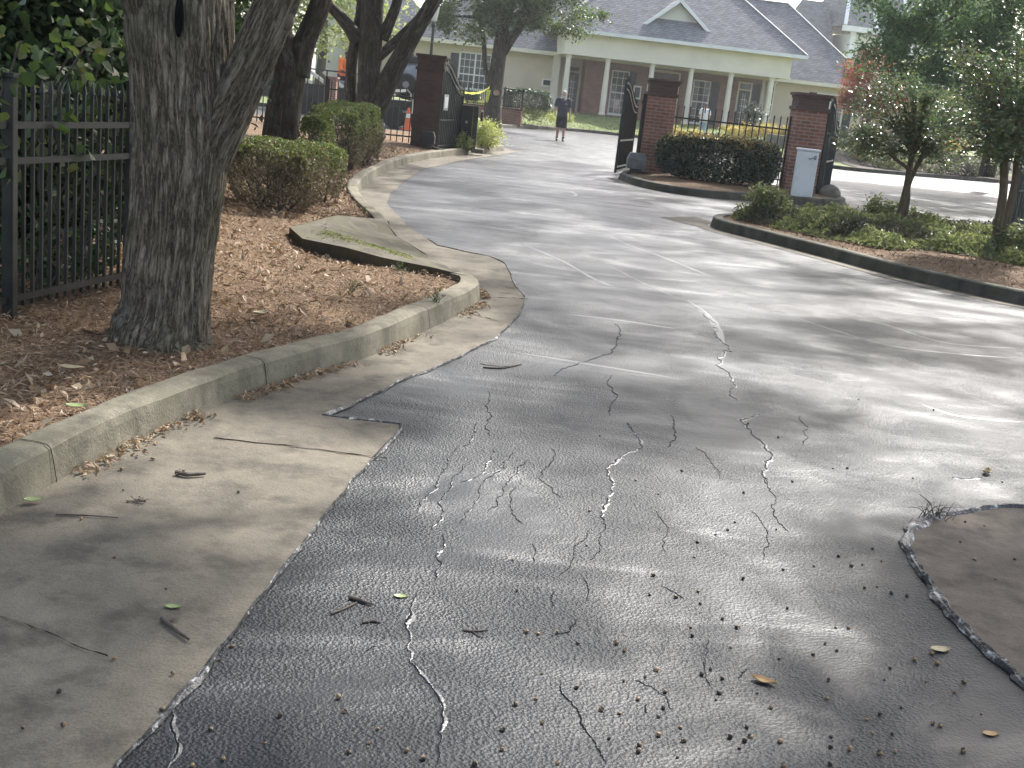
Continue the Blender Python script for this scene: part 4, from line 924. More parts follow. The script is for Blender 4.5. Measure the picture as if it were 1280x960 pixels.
for (px, py, y, rx, rz, lb_) in [(845, 166, 58, .9, .38, 'yellow leaved shrub left of the woman in white'), (872, 172, 57, .8, .3, 'low yellow orange shrub at the feet of the woman in white'), (925, 168, 58.5, 1.0, .42, 'orange and yellow leaved shrub before the glazed porch door'), (960, 172, 58.5, 1.0, .4, 'yellow green shrub at the foot of the last porch column'), (990, 180, 58.0, .9, .34, 'yellow shrub just left of the white cabinet pillar')]:
    p = at(px, py, y); z0 = zlawn(p.x, y); shrub('yellow_shrub', lb_, 'shrub', (p.x, y, z0+rz*.9), (rx, .6, rz), M['yel'], 2600, .09, .2, 40, 'yellow shrubs along the house front', z0=z0, stems=6)
p = at(939, 152, 62); shrub('boxwood', 'dark clipped round bush against the tan wall', 'shrub', (p.x, 62, zlawn(p.x, 62)+1.05), (.55, .5, .55), M['holly'], 2600, .09, .2, 40, z0=zlawn(p.x, 62), stems=6)
for (px, py, y, rx, rz, mm, lb_) in [(1082, 190, 50, .45, .5, 'yel', 'bright yellow flowering clump beside the slim crape myrtle'), (1110, 205, 48.5, 1.1, .35, 'cover', 'low green planting behind the slim crape myrtle trunk'), (1165, 200, 49.5, 1.3, .5, 'cover', 'green planting seen between the two crape myrtles'), (1195, 205, 50.5, 1.2, .4, 'coverdark', 'brownish low planting above the far right kerb'), (1225, 208, 51.0, 1.1, .4, 'cover', 'green planting left of the twin-stemmed crape myrtle'), (1190, 160, 55, .9, .8, 'yel', 'golden shrub half hidden behind the crape myrtles'), (1140, 185, 52, 1.0, .5, 'cover', 'taller green bush on the far planting strip')]:
    p = at(px, py, y); z0 = zlawn(p.x, y); shrub('border_plant', lb_, 'shrub', (p.x, y, z0+rz*.8), (rx, .7, rz), M[mm], 2400, .10, .22, 40, z0=z0, stems=5)
q = MB(); a_ = at(1040, 197, 54); b_ = at(1080, 200, 54); v, f = sweep([(a_.x-3, 54.3), (a_.x, 54), (b_.x, 54), (b_.x+7, 55)], [(0, 0), (0, .95), (.3, .95), (.3, 0)], False, .01, 1); q.add(v, f)
tag(q.build('garden_wall', M['rock']), 'low grey stone edging wall across the lawn on the right', 'wall')
# ================================================================== HOUSE
YAW = rad(8); HO = at(703, 141, 67); HO = Vector((HO.x, HO.y, .78))
hu, hv = Vector((math.cos(YAW), math.sin(YAW), 0)), Vector((-math.sin(YAW), math.cos(YAW), 0))
def hp(px, py, v):
    """photo direction -> house coordinates (u, w) on the plane v"""
    d = ray(px, py); o = CP-HO; t = (v-o.dot(hv))/d.dot(hv); p = o+d*t; return p.dot(hu), p.z
def hrect(x0, y0, x1, y1, v):
    xm, ym = (x0+x1)/2, (y0+y1)/2
    return hp(x0, ym, v)[0], hp(xm, y1, v)[1], hp(x1, ym, v)[0], hp(xm, y0, v)[1]
house = thing('clubhouse', 'long single storey clubhouse with brick porch and grey shingled roofs', 'house', HO, YAW)
def hpart(name, mb, m, parent=house, **kw): return mb.build(name, m, parent, False, **kw)
UR = hp(1078, 130, 3)[0]; UL = hp(517, 90, 3)[0]
for a_, b_ in ((UL, 0.0), (12.6, UR)): q = MB(); q.box((a_, 3.0, -.6), (b_, 11.5, 3.05)); hpart('siding_wall', q, M['siding'])
UB = hp(728, 120, 3.0)[0]
q = MB(); q.box((UB, 3.0, -.6), (12.6, 11.4, 4.2)); hpart('brick_wall', q, M['brick'])
q = MB(); q.box((0, 4.2, -.6), (UB, 11.3, 4.2)); hpart('porch_end_wall', q, M['cream'])
q = MB(); q.box((-.45, -.5, -.5), (12.9, 4.2, .02)); hpart('porch_floor', q, M['brickcap'])
# columns
for k in range(6):
    u = [0, *[hp(px, 110, 0)[0] for px in (756, 812, 861.5, 911.5, 963)]][k]
    q = MB(); q.lathe([(.2, 0), (.2, .12), (.165, .16), (.165, 1.2), (.135, 2.85), (.15, 2.87), (.15, 2.95), (.19, 2.98), (.19, 3.1)], (u, 0, .02), 16); hpart('column', q, M['cream'], sm=False)
for a_, b_ in ((-.45, -.05), (12.45, 12.8)): q = MB(); q.box((a_, 2.55, .02), (b_, 2.98, 3.12)); hpart('pilaster', q, M['cream'])
q = MB(); q.box((-.32, -.22, 3.12), (12.72, .22, 4.28)); q.box((-.32, .22, 3.12), (.12, 3.0, 4.28)); q.box((12.28, .22, 3.12), (12.72, 3.0, 4.28)); q.box((-.38, -.27, 3.12), (12.78, -.225, 3.2)); hpart('frieze', q, M['cream'])
q = MB(); q.box((.12, .22, 3.6), (12.28, 3.0, 3.66)); hpart('porch_ceiling', q, M['white'])
def hip(u0, u1, v0, v1, w, k, sl):
    kk = min(k, (v1-v0)/2); c = [(u0, v0, w), (u1, v0, w), (u1, v1, w), (u0, v1, w)]
    r = [(u0+kk, v0+kk, w+kk*sl), (u1-kk, v0+kk, w+kk*sl), (u1-kk, v1-kk, w+kk*sl), (u0+kk, v1-kk, w+kk*sl)]
    return c+r, [(0, 1, 5, 4), (1, 2, 6, 5), (2, 3, 7, 6), (3, 0, 4, 7), (4, 5, 6, 7), (0, 3, 2, 1)]
def eave(mb, u0, u1, v0, v1, w, h=.16, o=.0):
    mb.box((u0, v0, w-h), (u1, v0+.12, w)); mb.box((u0, v1-.12, w-h), (u1, v1, w)); mb.box((u0, v0+.12, w-h), (u0+.12, v1-.12, w)); mb.box((u1-.12, v0+.12, w-h), (u1, v1-.12, w))
q = MB(); v, f = hip(UL-.5, UR+.55, 2.45, 12.0, 3.24, 4.7, .98); q.add(v, f); hpart('wing_roof', q, M['shingle'])
q = MB(); v, f = hip(-.95, 13.35, -.75, 11.2, 4.48, 5.7, .9); q.add(v, f); hpart('porch_roof', q, M['shingle'])
q = MB(); eave(q, UL-.56, UR+.61, 2.39, 12.06, 3.235, .20); q.box((UL-.4, 2.52, 3.02), (UR+.4, 2.99, 3.05)); hpart('wing_gutter', q, M['cream'])
q = MB(); eave(q, -1.01, 13.41, -.81, 11.26, 4.475, .19); hpart('porch_gutter', q, M['white'])
q = MB(); q.box((-.9, -.68, 4.27), (13.3, -.23, 4.30)); q.box((-.9, -.2, 4.27), (-.33, 11, 4.3)); q.box((12.73, -.2, 4.27), (13.3, 11, 4.3)); hpart('soffit', q, M['cream'])
# hip caps
q = MB(); 
def capline(a, b): q.bar((a[0], a[1], a[2]+.03), (b[0], b[1], b[2]+.03), .16, .06)
v, _ = hip(UL-.5, UR+.55, 2.45, 12.0, 3.24, 4.7, .98); capline(v[1], v[5]); capline(v[0], v[4]); capline(v[4], v[5])
v, _ = hip(-.95, 13.35, -.75, 11.2, 4.48, 5.7, .9); capline(v[1], v[5]); capline(v[0], v[4])
M['ridge'] = mat('ridge_cap', (.40, .39, .38), (.32, .31, .31), 3, .9); hpart('hip_cap', q, M['ridge'])
# dormer gable
gv = .10; (gu0, gw0), (gu1, gw1), (gua, gwa) = hp(793, 38, gv), hp(896, 50, gv), hp(851, -1, gv)
gw = (gw0+gw1)/2
q = MB(); q.add([(gu0+.25, gv+.4, gw+.1), (gu1-.25, gv+.4, gw+.1), (gua, gv+.4, gwa-.12)], [(0, 1, 2)]); q.box((gu0+.6, gv+.36, gw+.42), (gu1-.6, gv+.399, gw+.54)); dw = hpart('gable_wall', q, M['sidingw'])
q = MB(); back = 5.5
q.add([(gu0, gv, gw), (gua, gv, gwa), (gua, gv+back, gwa), (gu0, gv+back, gw), (gu1, gv, gw), (gu1, gv+back, gw), (gu0, gv, gw-.1), (gua, gv, gwa-.12), (gu1, gv, gw-.1), (gu0, gv+back, gw-.1), (gua, gv+back, gwa-.12), (gu1, gv+back, gw-.1)], [(0, 1, 2, 3), (1, 4, 5, 2), (6, 9, 10, 7), (7, 10, 11, 8)]); hpart('gable_roof', q, M['shingle'])
q = MB(); q.bar((gu0, gv-.03, gw-.05), (gua, gv-.03, gwa-.05), .05, .24, up=(0, 1, 0)); q.bar((gu1, gv-.035, gw-.05), (gua, gv-.035, gwa-.05), .05, .24, up=(0, 1, 0)); q2 = MB()
for (a_, b_) in (((gu0, gw), (gua, gwa)), ((gu1, gw), (gua, gwa))):
    y0_, y1_ = gv-.06, gv-.002; V = [(a_[0], y0_, a_[1]-.16), (a_[0], y0_, a_[1]+.06), (b_[0], y0_, b_[1]+.08), (b_[0], y0_, b_[1]-.17)]; V += [(p[0], y1_, p[2]) for p in V]
    q2.add(V, [(0, 1, 2, 3), (7, 6, 5, 4), (0, 4, 5, 1), (1, 5, 6, 2), (2, 6, 7, 3), (3, 7, 4, 0)])
hpart('rake_trim', q2, M['white'])
# windows and doors
def window(r, v, nx, ny, glass='glass', meet=None, parent=house, fr='white', axis=0):
    u0, w0, u1, w1 = r
    q = MB(); e = .07; q.box((u0, v-.05, w0), (u0+e, v+.02, w1)); q.box((u1-e, v-.05, w0), (u1, v+.02, w1)); q.box((u0+e, v-.05, w0), (u1-e, v+.02, w0+e)); q.box((u0+e, v-.05, w1-e), (u1-e, v+.02, w1)); q.box((u0-.05, v-.09, w0-.06), (u1+.05, v+.02, w0-.002))
    f_ = hpart('window_frame', q, M[fr], parent)
    q = MB(); q.box((u0+e, v-.012, w0+e), (u1-e, v-.006, w1-e)); hpart('pane', q, M[glass], f_)
    q = MB()
    for i in range(1, nx): x = u0+(u1-u0)*i/nx; t_ = .045 if (nx % 2 == 0 and i == nx//2 and nx > 3) else .014; q.box((x-t_, v-.035, w0+e), (x+t_, v-.014, w1-e))
    for j in range(1, ny): z = w0+(w1-w0)*j/ny; t_ = .035 if meet == j else .013; q.box((u0+e, v-.038, z-t_), (u1-e, v-.0145, z+t_))
    hpart('muntins', q, M[fr], f_)
def shutter(r, v):
    u0, w0, u1, w1 = r; q = MB(); q.box((u0, v-.05, w0), (u1, v-.004, w1)); q.box((u0+.05, v-.062, w0+.06), (u1-.05, v-.05, w1-.06)); hpart('shutter', q, M['shutter'])
vb_ = 2.998
window(hrect(573, 66, 613, 112, vb_), vb_, 6, 5, 'glass', 2); shutter(hrect(562, 66, 572, 106, vb_), vb_)
def tall(x0, x1, y0, y1, sh=None):
    r = hrect(x0, y0, x1, y1, vb_); window((r[0], max(r[1], .12), r[2], r[3]), vb_, 3, 6, 'glass', 3)
    if sh: s = hrect(sh[0], y0+2, sh[1], y1, vb_); shutter((s[0], max(s[1], .12), s[2], s[3]-.02), vb_)
tall(762, 784, 88, 144, (785, 793)); tall(863, 885, 100, 160, (886, 896)); 
r = hrect(953, 106, 963, 150, 2.548); 
r = hrect(1016, 117, 1051, 185, vb_); window((r[0], .2, r[2], r[3]), vb_, 4, 5, 'curtain', 3); s = hrect(1052, 120, 1062, 185, vb_); shutter((s[0], .2, s[2], r[3]), vb_); s = hrect(1006, 118, 1015, 185, vb_); shutter((s[0], .2, s[2], r[3]), vb_)
def door(r, v, transom, m='shutter', glass=True):
    u0, w0, u1, w1 = r; q = MB(); e = .09
    q.box((u0-e, v-.06, w0), (u0, v+.01, w1+transom+e)); q.box((u1, v-.06, w0), (u1+e, v+.01, w1+transom+e)); q.box((u0, v-.06, w1+transom), (u1, v+.01, w1+transom+e)); q.box((u0, v-.06, w1), (u1, v+.01, w1+.07))
    d_ = hpart('door_frame', q, M['cream'])
    q = MB(); q.box((u0, v-.03, w0), (u1, v-.004, w1)); hpart('door', q, M[m], d_)
    q = MB()
    if glass: q.box((u0+.14, v-.038, w0+.25), (u1-.14, v-.031, w1-.15))
    q.box((u0+.03, v-.03, w1+.09), (u1-.03, v-.02, w1+transom-.02)); hpart('pane', q, M['glass'], d_)
    q = MB()
    for i in range(1, 3): x = u0+.14+(u1-u0-.28)*i/3; q.box((x-.012, v-.046, w0+.25), (x+.012, v-.039, w1-.15))
    for j in range(1, 5): z = w0+.25+(w1-w0-.4)*j/5; q.box((u0+.14, v-.047, z-.012), (u1-.14, v-.0395, z+.012))
    hpart('muntins', q, M['white'], d_)
    q = MB(); q.ell((u1-.08, v-.06, w0+1.0), (.03, .03, .03)); hpart('handle', q, M['steel'], d_)
vd = 4.198; r = hrect(706, 90, 719, 140, vd); door((r[0]+.05, .02, r[2]+.1, 2.25), vd, .35)
r = hrect(812, 95, 845, 150, vb_); door((r[0], .02, r[2], 2.35), vb_, .45, 'cream', True)
r = hrect(920, 115, 934, 160, vb_); door((r[0], .02, r[2], 2.3), vb_, .4); s = hrect(936, 118, 947, 150, vb_); shutter((s[0], .1, s[2], 2.75), vb_)
q = MB(); r = hrect(948, 110, 953, 160, 2.99); q.box((r[0], 2.9, .02), (r[2], 2.997, 3.5)); hpart('corner_board', q, M['white'])
r = hrect(1000-46, 107, 964, 150, vb_); window((r[0]+.1, .9, r[2]+.1, 2.8), vb_, 2, 5, 'glass', 2)
r = hrect(677, 98.5, 691, 108.5, vb_); q = MB(); q.box((r[0], vb_-.05, r[1]), (r[2], vb_-.005, r[3])); pf = hpart('plaque_frame', q, M['white']); q = MB(); q.box((r[0]+.09, vb_-.056, r[1]+.08), (r[2]-.09, vb_-.051, r[3]-.08)); hpart('plaque', q, M['shutter'], pf)
r = hrect(791, 107, 801, 124, vb_); q = MB(); q.box((r[0], vb_-.07, r[1]), (r[2], vb_-.005, r[3])); pf = hpart('board_frame', q, M['white']); q = MB(); q.box((r[0]+.08, vb_-.076, r[1]+.1), (r[2]-.08, vb_-.071, r[3]-.1)); hpart('notice_board', q, M['shutter'], pf)
q = MB(); q.tube([(12.95, 2.42, 3.05), (12.85, 2.6, 2.8), (12.85, 2.9, 2.6), (12.85, 2.9, .2), (12.85, 2.5, .05)], [.05]*5, 8, res=3); hpart('downpipe', q, M['white'])
# left porch bay set back with a glazed door, and the pale gabled wing beyond
q = MB(); q.box((UL-4.2, 5.2, -.6), (UL-.02, 11.4, 3.0)); hpart('side_wall', q, M['siding'])
v5 = 5.198; r = hrect(504, 76, 519, 120, v5); door((r[0], .02, r[2], 2.3), v5, .2, 'shutter'); 
q = MB(); v, f = hip(UL-5.0, UL+2.0, 4.6, 11.8, 3.2, 3.4, .98); q.add(v, f); hpart('side_roof', q, M['shingle'])
# gabled neighbour on the left
nb = thing('gabled_house', 'pale white gabled house behind the large multi-stemmed tree', 'house', (at(470, 110, 78).x, 78, .6), rad(6))
q = MB(); q.add([(-4, 0, 0), (3.0, 0, 0), (3.0, 0, 4.0), (-.5, 0, 7.4), (-4, 0, 4.0)], [(0, 1, 2, 3, 4)]); q.add([(3, 0, 0), (3, 9, 0), (3, 9, 4), (3, 0, 4), (-4, 0, 0), (-4, 9, 0), (-4, 9, 4), (-4, 0, 4)], [(0, 1, 2, 3), (4, 7, 6, 5)]); q.build('wall', M['sidingw'], nb, False)
q = MB()
for s_ in (-1, 1):
    V = [(-.5, -.5, 7.55), (-.5, 9.5, 7.55), (-.5+s_*4.1, 9.5, 3.55), (-.5+s_*4.1, -.5, 3.55)]; V += [(a_, b_, c_-.16) for a_, b_, c_ in V]; q.add(V, [(0, 1, 2, 3), (7, 6, 5, 4), (0, 3, 7, 4), (2, 1, 5, 6), (3, 2, 6, 7)])
q.build('roof', M['shingle'], nb, False)
q = MB()
for s_ in (-1, 1): q.bar((-.5, -.53, 7.42), (-.5+s_*4.1, -.53, 3.42), .05, .26, up=(0, 1, 0)); q.bar((-.5+s_*.001, -.56, 7.42), (-.5+s_*4.1, -.56, 3.42), .22, .04, up=(0, 1, 0))
q.build('rake_trim', M['white'], nb, False)
q = MB(); q.box((-1.4, -.06, 1.0), (.6, -.004, 3.0)); w_ = q.build('window', M['white'], nb, False); q = MB(); q.box((-1.28, -.07, 1.1), (-.44, -.061, 2.9)); q.box((-.36, -.07, 1.1), (.48, -.061, 2.9)); q.build('pane', M['glass'], w_, False)
# multi-storey building at the back right
bb = thing('apartment_building', 'tall pale apartment building with grey gables behind the clubhouse', 'building', (at(1075, 100, 105).x, 105, .8), rad(10))
q = MB(); q.box((-5.0, 0, 0), (12, 10, 4.4)); q.build('brick_base', M['brick'], bb, False)
q = MB(); q.box((-1.6, -.3, 4.4), (12, 9.8, 8.6)); q.box((-5.2, 1, 4.4), (-1.62, 9.8, 7.1)); q.build('wall', M['sidingw'], bb, False)
q = MB()
V = [(-2.6, -1.0, 9.2), (12.5, -1, 9.2), (12.5, 10, 9.2), (-2.6, 10, 9.2), (-.9, 3, 14.5), (12.5, 3, 14.5)]; q.add(V, [(0, 1, 5, 4), (2, 3, 4, 5), (3, 0, 4)])
V = [(-5.8, .4, 7.3), (-2.7, .4, 7.3), (-2.7, 9, 7.3), (-5.8, 9, 7.3), (-5.2, 3, 11.2), (-2.7, 3, 11.2)]; q.add(V, [(0, 1, 5, 4), (2, 3, 4, 5), (3, 0, 4), (1, 2, 5)])
q.build('roof', M['shingle'], bb, False)
q = MB()
for x in (-1.75, .9, 3.6, 6.3): q.box((x, -.6, 4.0), (x+.42, -.305, 9.0))
q.box((-2.7, -1.05, 8.75), (12.5, -.62, 9.19)); q.box((-5.9, .3, 6.95), (-2.7, .9, 7.28)); q.box((-5.3, -.4, 4.2), (12, -.31, 4.5))
q.bar((-2.62, -1.03, 9.2), (-.92, 3, 14.5), .3, .2); q.bar((.2, -1.05, 9.15), (.4, 2.9, 14.4), .3, .2); q.bar((3.2, -1.05, 9.15), (3.4, 2.9, 14.4), .3, .2)
q.build('trim', M['white'], bb, False)
for x in (-.9, 1.75, 4.4):
    q = MB(); q.box((x, -.36, 5.2), (x+1.3, -.302, 7.6)); w_ = q.build('window', M['white'], bb, False); q = MB(); q.box((x+.1, -.37, 5.3), (x+1.2, -.361, 7.5)); q.build('pane', M['glass'], w_, False)
# ================================================================== PLANTER, RAILING, SMALL TREE IN FRONT OF LEFT WING
pa, pb = at(578, 147, 53.5), at(651, 151, 53.5)
t = thing('brick_planter', 'low brick planter wall at the foot of the house wing', 'planter', (pa.x, 53.5, .3))
zt_ = at(615, 134.5, 53.5).z
q = MB(); q.box((pa.x-2.5, 53.5, .1), (pb.x, 53.85, zt_)); q.box((pb.x-.35, 53.852, .1), (pb.x, 57.5, zt_-.004)); q.build('wall', M['brick'], t)
q = MB(); q.box((pa.x-2.55, 53.45, zt_+.002), (pb.x+.05, 53.9, zt_+.07)); q.build('cap', M['brickcap'], t)
q = MB(); q.box((pa.x-2.5, 53.86, .1), (pb.x-.36, 57.4, zt_-.05)); q.build('soil', M['darkmulch'], t)
ra, rb = at(584, 128, 54.2), at(653, 128, 54.2)
fence('thin black handrail fence on top of the brick planter', (ra.x, 54.2), (rb.x, 54.2), 4, 30, zt_+.92, zt_, (zt_+.9, zt_+.12), .012, .025, False, ptop=.02)
for (px0, px1, pt, y, lb_, mm) in [(628, 690, 110, 56, 'clipped dark green hedge under the wall plaque', 'hollyb'), (568, 600, 112, 56, 'clipped green hedge under the left wing window', 'hollyb')]:
    M.setdefault('hollyb', leafmat('boxwood_leaf', [(.03, .055, .03), (.05, .085, .04), (.075, .115, .05), (.10, .14, .065)], .2, .35))
    a_, b_ = at(px0, 130, y), at(px1, 130, y); tz = at((px0+px1)/2, pt+1, y).z
    hedge(lb_, ((a_.x+b_.x)/2, y, 0), ((b_.x-a_.x)/2, .8, tz-.7), .7, 7000, .95, .10, mm, mm, None)
for (px, py, y, rx, rz, lb_) in [(585, 131, 54.4, 1.0, .25, 'pale yellow green flowering plants along the planter top'), (672, 143, 55.5, 1.2, .30, 'lime green ground plants at the end of the brick planter'), (700, 146, 56.5, .8, .25, 'lime green plants behind the walking man')]:
    p = at(px, py, y); shrub('border_plant', lb_, 'shrub', (p.x, y, p.z), (rx, .5, rz), M['lime'], 1600, .10, .2, 40, z0=p.z-rz, stems=5, asp=.3)
Y4 = 51.0
M['treeleaf'] = leafmat('oak_crown_leaf', [(.045, .072, .03), (.07, .11, .042), (.105, .15, .06), (.17, .19, .08)], .35, .45)
def limb4(tb):
    tb.tube([at(612, 108, Y4), at(607, 85, Y4), at(604, 45, Y4), at(596, 10, Y4)], [.11, .11, .10, .08], 12, res=5)
    tb.tube([at(626, 60, Y4), at(645, 40, Y4), at(664, 12, Y4), at(690, -20, Y4)], [.24, .20, .17, .12], 12, res=5)
tt = tree('oak_tree', 'leafy street tree with a cut stub before the house wing', 'tree', at(616, 152, Y4), [at(614, 156, Y4), at(615, 147, Y4), at(617, 120, Y4), at(621, 90, Y4), at(626, 55, Y4), at(630, 20, Y4), at(634, -60, Y4)], [.50, .40, .36, .33, .30, .24, .12],
     [((at(640, -40, Y4).x, Y4, 7.2), (4.2, 3.0, 1.8), .55), ((at(588, 22, Y4).x, Y4-.5, at(588, 22, Y4).z), (1.6, 1.4, 1.0), .25), ((at(700, 15, Y4).x, Y4-.5, at(700, 15, Y4).z), (2.0, 1.5, 1.1), .25), ((at(650, 10, Y4).x, Y4-.8, at(650, 10, Y4).z), (1.4, 1.2, .9), .15)], M['treeleaf'], M['barkd'], 14, leaf=.15, per=140, k=150, rc=.5, seg=18, extra=limb4)
q = MB(); p = at(620, 116, Y4-.36); q.tube([p+Vector((0, .12, 0)), p+Vector((.01, -.02, .01))], [.14, .13], 10); q.build('cut_stub', mat('fresh_wood', (.42, .30, .2), (.32, .22, .14), 9, .9), tt)
# caution tape
q = MB(); a_, b_ = at(577, 115, 29.0), at(612, 109, Y4-.4); n = 30; V = []
for i in range(n+1):
    p = Vector(a_).lerp(Vector(b_), i/n)-Vector((0, 0, .12*math.sin(math.pi*i/n))); tw = .022+.006*math.sin(i*.9); V += [(p.x, p.y-.002, p.z-tw*(1+i/n)), (p.x, p.y+.004, p.z+tw*(1+i/n))]
q.add(V, [(2*i, 2*i+2, 2*i+3, 2*i+1) for i in range(n)]); q.tube([at(611, 112, Y4-.42), at(609, 124, Y4-.42), at(608.5, 128, Y4-.42)], [.09, .07, .03], 6); 
tag(q.build('caution_tape', M['tape']), 'yellow caution tape strung from the left gate to the street tree', 'tape')
# ================================================================== PARKING COURT ON THE LEFT: trailer, tank, worker, cone, lamp
lp = at(536, 100, 42); t = thing('lamp_post', 'black post lamp with a pale lantern above the left pillar', 'lamp', (lp.x, 42, 0))
q = MB(); q.lathe([(.14, 0), (.14, .25), (.09, .35), (.06, .5), (.05, 3.45), (.08, 3.5), (.05, 3.6)], (0, 0, 0), 12); q.build('post', M['iron'], t, False)
zl = at(540, 27, 42).z
q = MB(); q.lathe([(.06, zl), (.10, zl+.04), (.17, zl+.5), (.15, zl+.52)], (0, 0, 0), 8); q.build('lantern', M['lampglass'], t, False)
q = MB(); q.lathe([(.20, zl+.52), (.21, zl+.56), (.06, zl+.75), (.03, zl+.9), (.01, zl+.95)], (0, 0, 0), 8); q.build('lantern_cap', M['iron'], t, False)
q = MB(); q.lathe([(.04, 3.55), (.04, zl), (.1, zl+.02)], (0, 0, 0), 8); q.build('neck', M['iron'], t, False)
def wheel(parent, c, r, w, ax='y'):
    q = MB(); q.lathe([(r*.6, -w/2), (r*.95, -w/2), (r, -w*.3), (r, w*.3), (r*.95, w/2), (r*.6, w/2)], c, 22, 0, ax); wh = q.build('wheel', M['rubber'], parent, False, sm=False)
    q = MB(); q.lathe([(r*.2, -w*.42), (r*.59, -w*.40), (r*.59, w*.4), (r*.2, w*.42)], c, 14, 0, ax); q.build('rim', M['steel'], wh, False)
# tank trailer
tk = at(515, 130, 40); t = thing('tank_trailer', 'grey round-ended tank trailer half hidden by the left pillar', 'trailer', (tk.x, 40, 0))
q = MB(); zc, R_ = 1.55, .62
q.lathe([(.02, -.75), (.34, -.70), (.52, -.55), (.60, -.35), (R_, -.1), (R_, .55), (.55, .75), (.3, .85), (.02, .88)], (0, 0, zc), 28, 0, 'x'); q.build('tank', M['greymetal'], t, False, sm=True)
q = MB(); q.lathe([(.12, -.09), (.30, -.08), (.36, -.02), (.36, .05), (.12, .07)], (-.18, -.60, zc-.12), 24, 0, 'y'); q.build('hose_reel', M['rubber'], t, False)
q = MB(); q.lathe([(.02, -.11), (.11, -.11), (.11, .05), (.02, .05)], (-.18, -.6, zc-.12), 14, 0, 'y'); q.build('reel_hub', M['greymetal'], t, False)
q = MB(); q.box((-.35, -.3, zc+.60), (.35, .3, zc+.82), 0, .03); q.build('pump_box', M['black'], t, False)
q = MB(); q.box((-1.4, -.75, .62), (.95, .75, .90), 0, .01); q.bar((-1.4, 0, .7), (-2.4, 0, .6), .12); q.build('chassis', M['black'], t, False)
for x in (-.5, .35):
    for y in (-.85, .85): wheel(t, (x, y, .36), .36, .22)
q = MB(); q.bar((-.3, -.78, .56), (.9, -.78, .56), .03, .08); q.build('light_bar', M['steel'], t, False)
# flatbed trailer with worker
fb = at(405, 130, 44); t = thing('utility_trailer', 'dark flatbed trailer with pale ramp bars behind the slanting trunk', 'trailer', (fb.x, 44, 0))
q = MB(); q.box((-2.2, -.9, .45), (2.2, .9, .62), 0, .01); q.box((-2.2, -.92, .62), (2.2, -.86, 1.05)); q.box((-2.2, .86, .62), (2.2, .92, 1.05)); q.bar((2.2, 0, .5), (3.4, 0, .45), .1); q.build('deck', M['black'], t, False)
for x in (-.6, .5):
    for y in (-1.0, 1.0): wheel(t, (x, y, .34), .34, .2)
for k in range(4):
    x = -1.6+k*.55; q = MB(); q.bar((x, -.8, 1.55), (x+.75, -.75, 1.08), .06, .12); q.build('ramp_bar', M['tapew'], t, False)
q = MB()
for x in (-1.9, 0.2, .9, 1.9): q.bar((x, -.88, .6), (x, -.88, 1.6), .05)
q.bar((-1.9, -.88, 1.6), (1.9, -.88, 1.6), .05); q.build('rail', M['iron2'], t, False)
q = MB(); q.box((.5, -.5, .63), (1.5, .3, 1.3), 0, .05); q.lathe([(.05, 0), (.2, 0), (.2, .3), (.1, .34)], (1.0, -.1, 1.3), 12); q.build('engine', M['greymetal'], t, False)
ct = at(412, 122, 41); q = MB(); q.box((ct.x-.2, 41, 0), (ct.x+.2, 41.4, 1.35)); q.box((ct.x-.24, 40.96, 1.35), (ct.x+.24, 41.44, 1.42))
tag(q.build('brick_post', M['brick']), 'short red brick post in front of the dark flatbed trailer', 'post')
cn = at(510, 150, 38.5); t = thing('traffic_cone', 'orange traffic cone behind the picket fence beside the dark pillar', 'cone', (cn.x, 38.5, 0))
q = MB(); q.lathe([(.14, .03), (.12, .1), (.04, .70), (.02, .72)], (0, 0, 0), 16); q.build('body', M['orange'], t, False); q = MB(); q.box((-.2, -.2, 0), (.2, .2, .04), 0, .01); q.build('base', M['orange'], t, False); q = MB(); q.lathe([(.084, .40), (.068, .53)], (0, 0, 0), 16); q.build('band', M['paper'], t, False)
q = MB(); pts = [at(480, 109, 37), at(495, 111, 37.4), at(509, 113, 37.8)]; n = 12; V = []
for i in range(n+1):
    p = pts[0].lerp(pts[2], i/n)-Vector((0, 0, .05*math.sin(math.pi*i/n))); V += [(p.x, p.y, p.z-.045), (p.x, p.y+.01, p.z+.045)]
q.add(V, [(2*i, 2*i+2, 2*i+3, 2*i+1) for i in range(n)])
e_ = [at(509, 112, 37.8), at(514, 118, 37.9), at(516, 130, 38.0), at(515, 142, 38.0)]; 
for a_, b_ in zip(e_[:-1], e_[1:]): q.bar(a_, b_, .09, .01)
tag(q.build('caution_tape', M['tapew']), 'pale caution tape hanging from the multi-stemmed tree to the cone', 'tape')
# ================================================================== PEOPLE
def person(label, loc, rz, sh, skin, cloth):
    """sh: function filling dict of mesh builders; each is voxel-merged into one continuous surface"""
    t = thing('person', label, 'person', loc, rz)
    for name, (mb, m, vox) in cloth.items():
        me = bpy.data.meshes.new(name); me.from_pydata(np.concatenate(mb.v).tolist(), [], mb.f); me.update()
        o = bpy.data.objects.new(name, me)
        if vox:
            COL.objects.link(o); md = o.modifiers.new('r', 'REMESH'); md.mode = 'VOXEL'; md.voxel_size = vox; s_ = o.modifiers.new('s', 'SMOOTH'); s_.iterations = 3; s_.factor = .5
            dg = bpy.context.evaluated_depsgraph_get(); me2 = bpy.data.meshes.new_from_object(o.evaluated_get(dg)); o.modifiers.clear(); o.data = me2; me = me2
        else: COL.objects.link(o)
        me.materials.clear(); me.materials.append(m); me.polygons.foreach_set('use_smooth', [True]*len(me.polygons)); o.parent = t
    return t
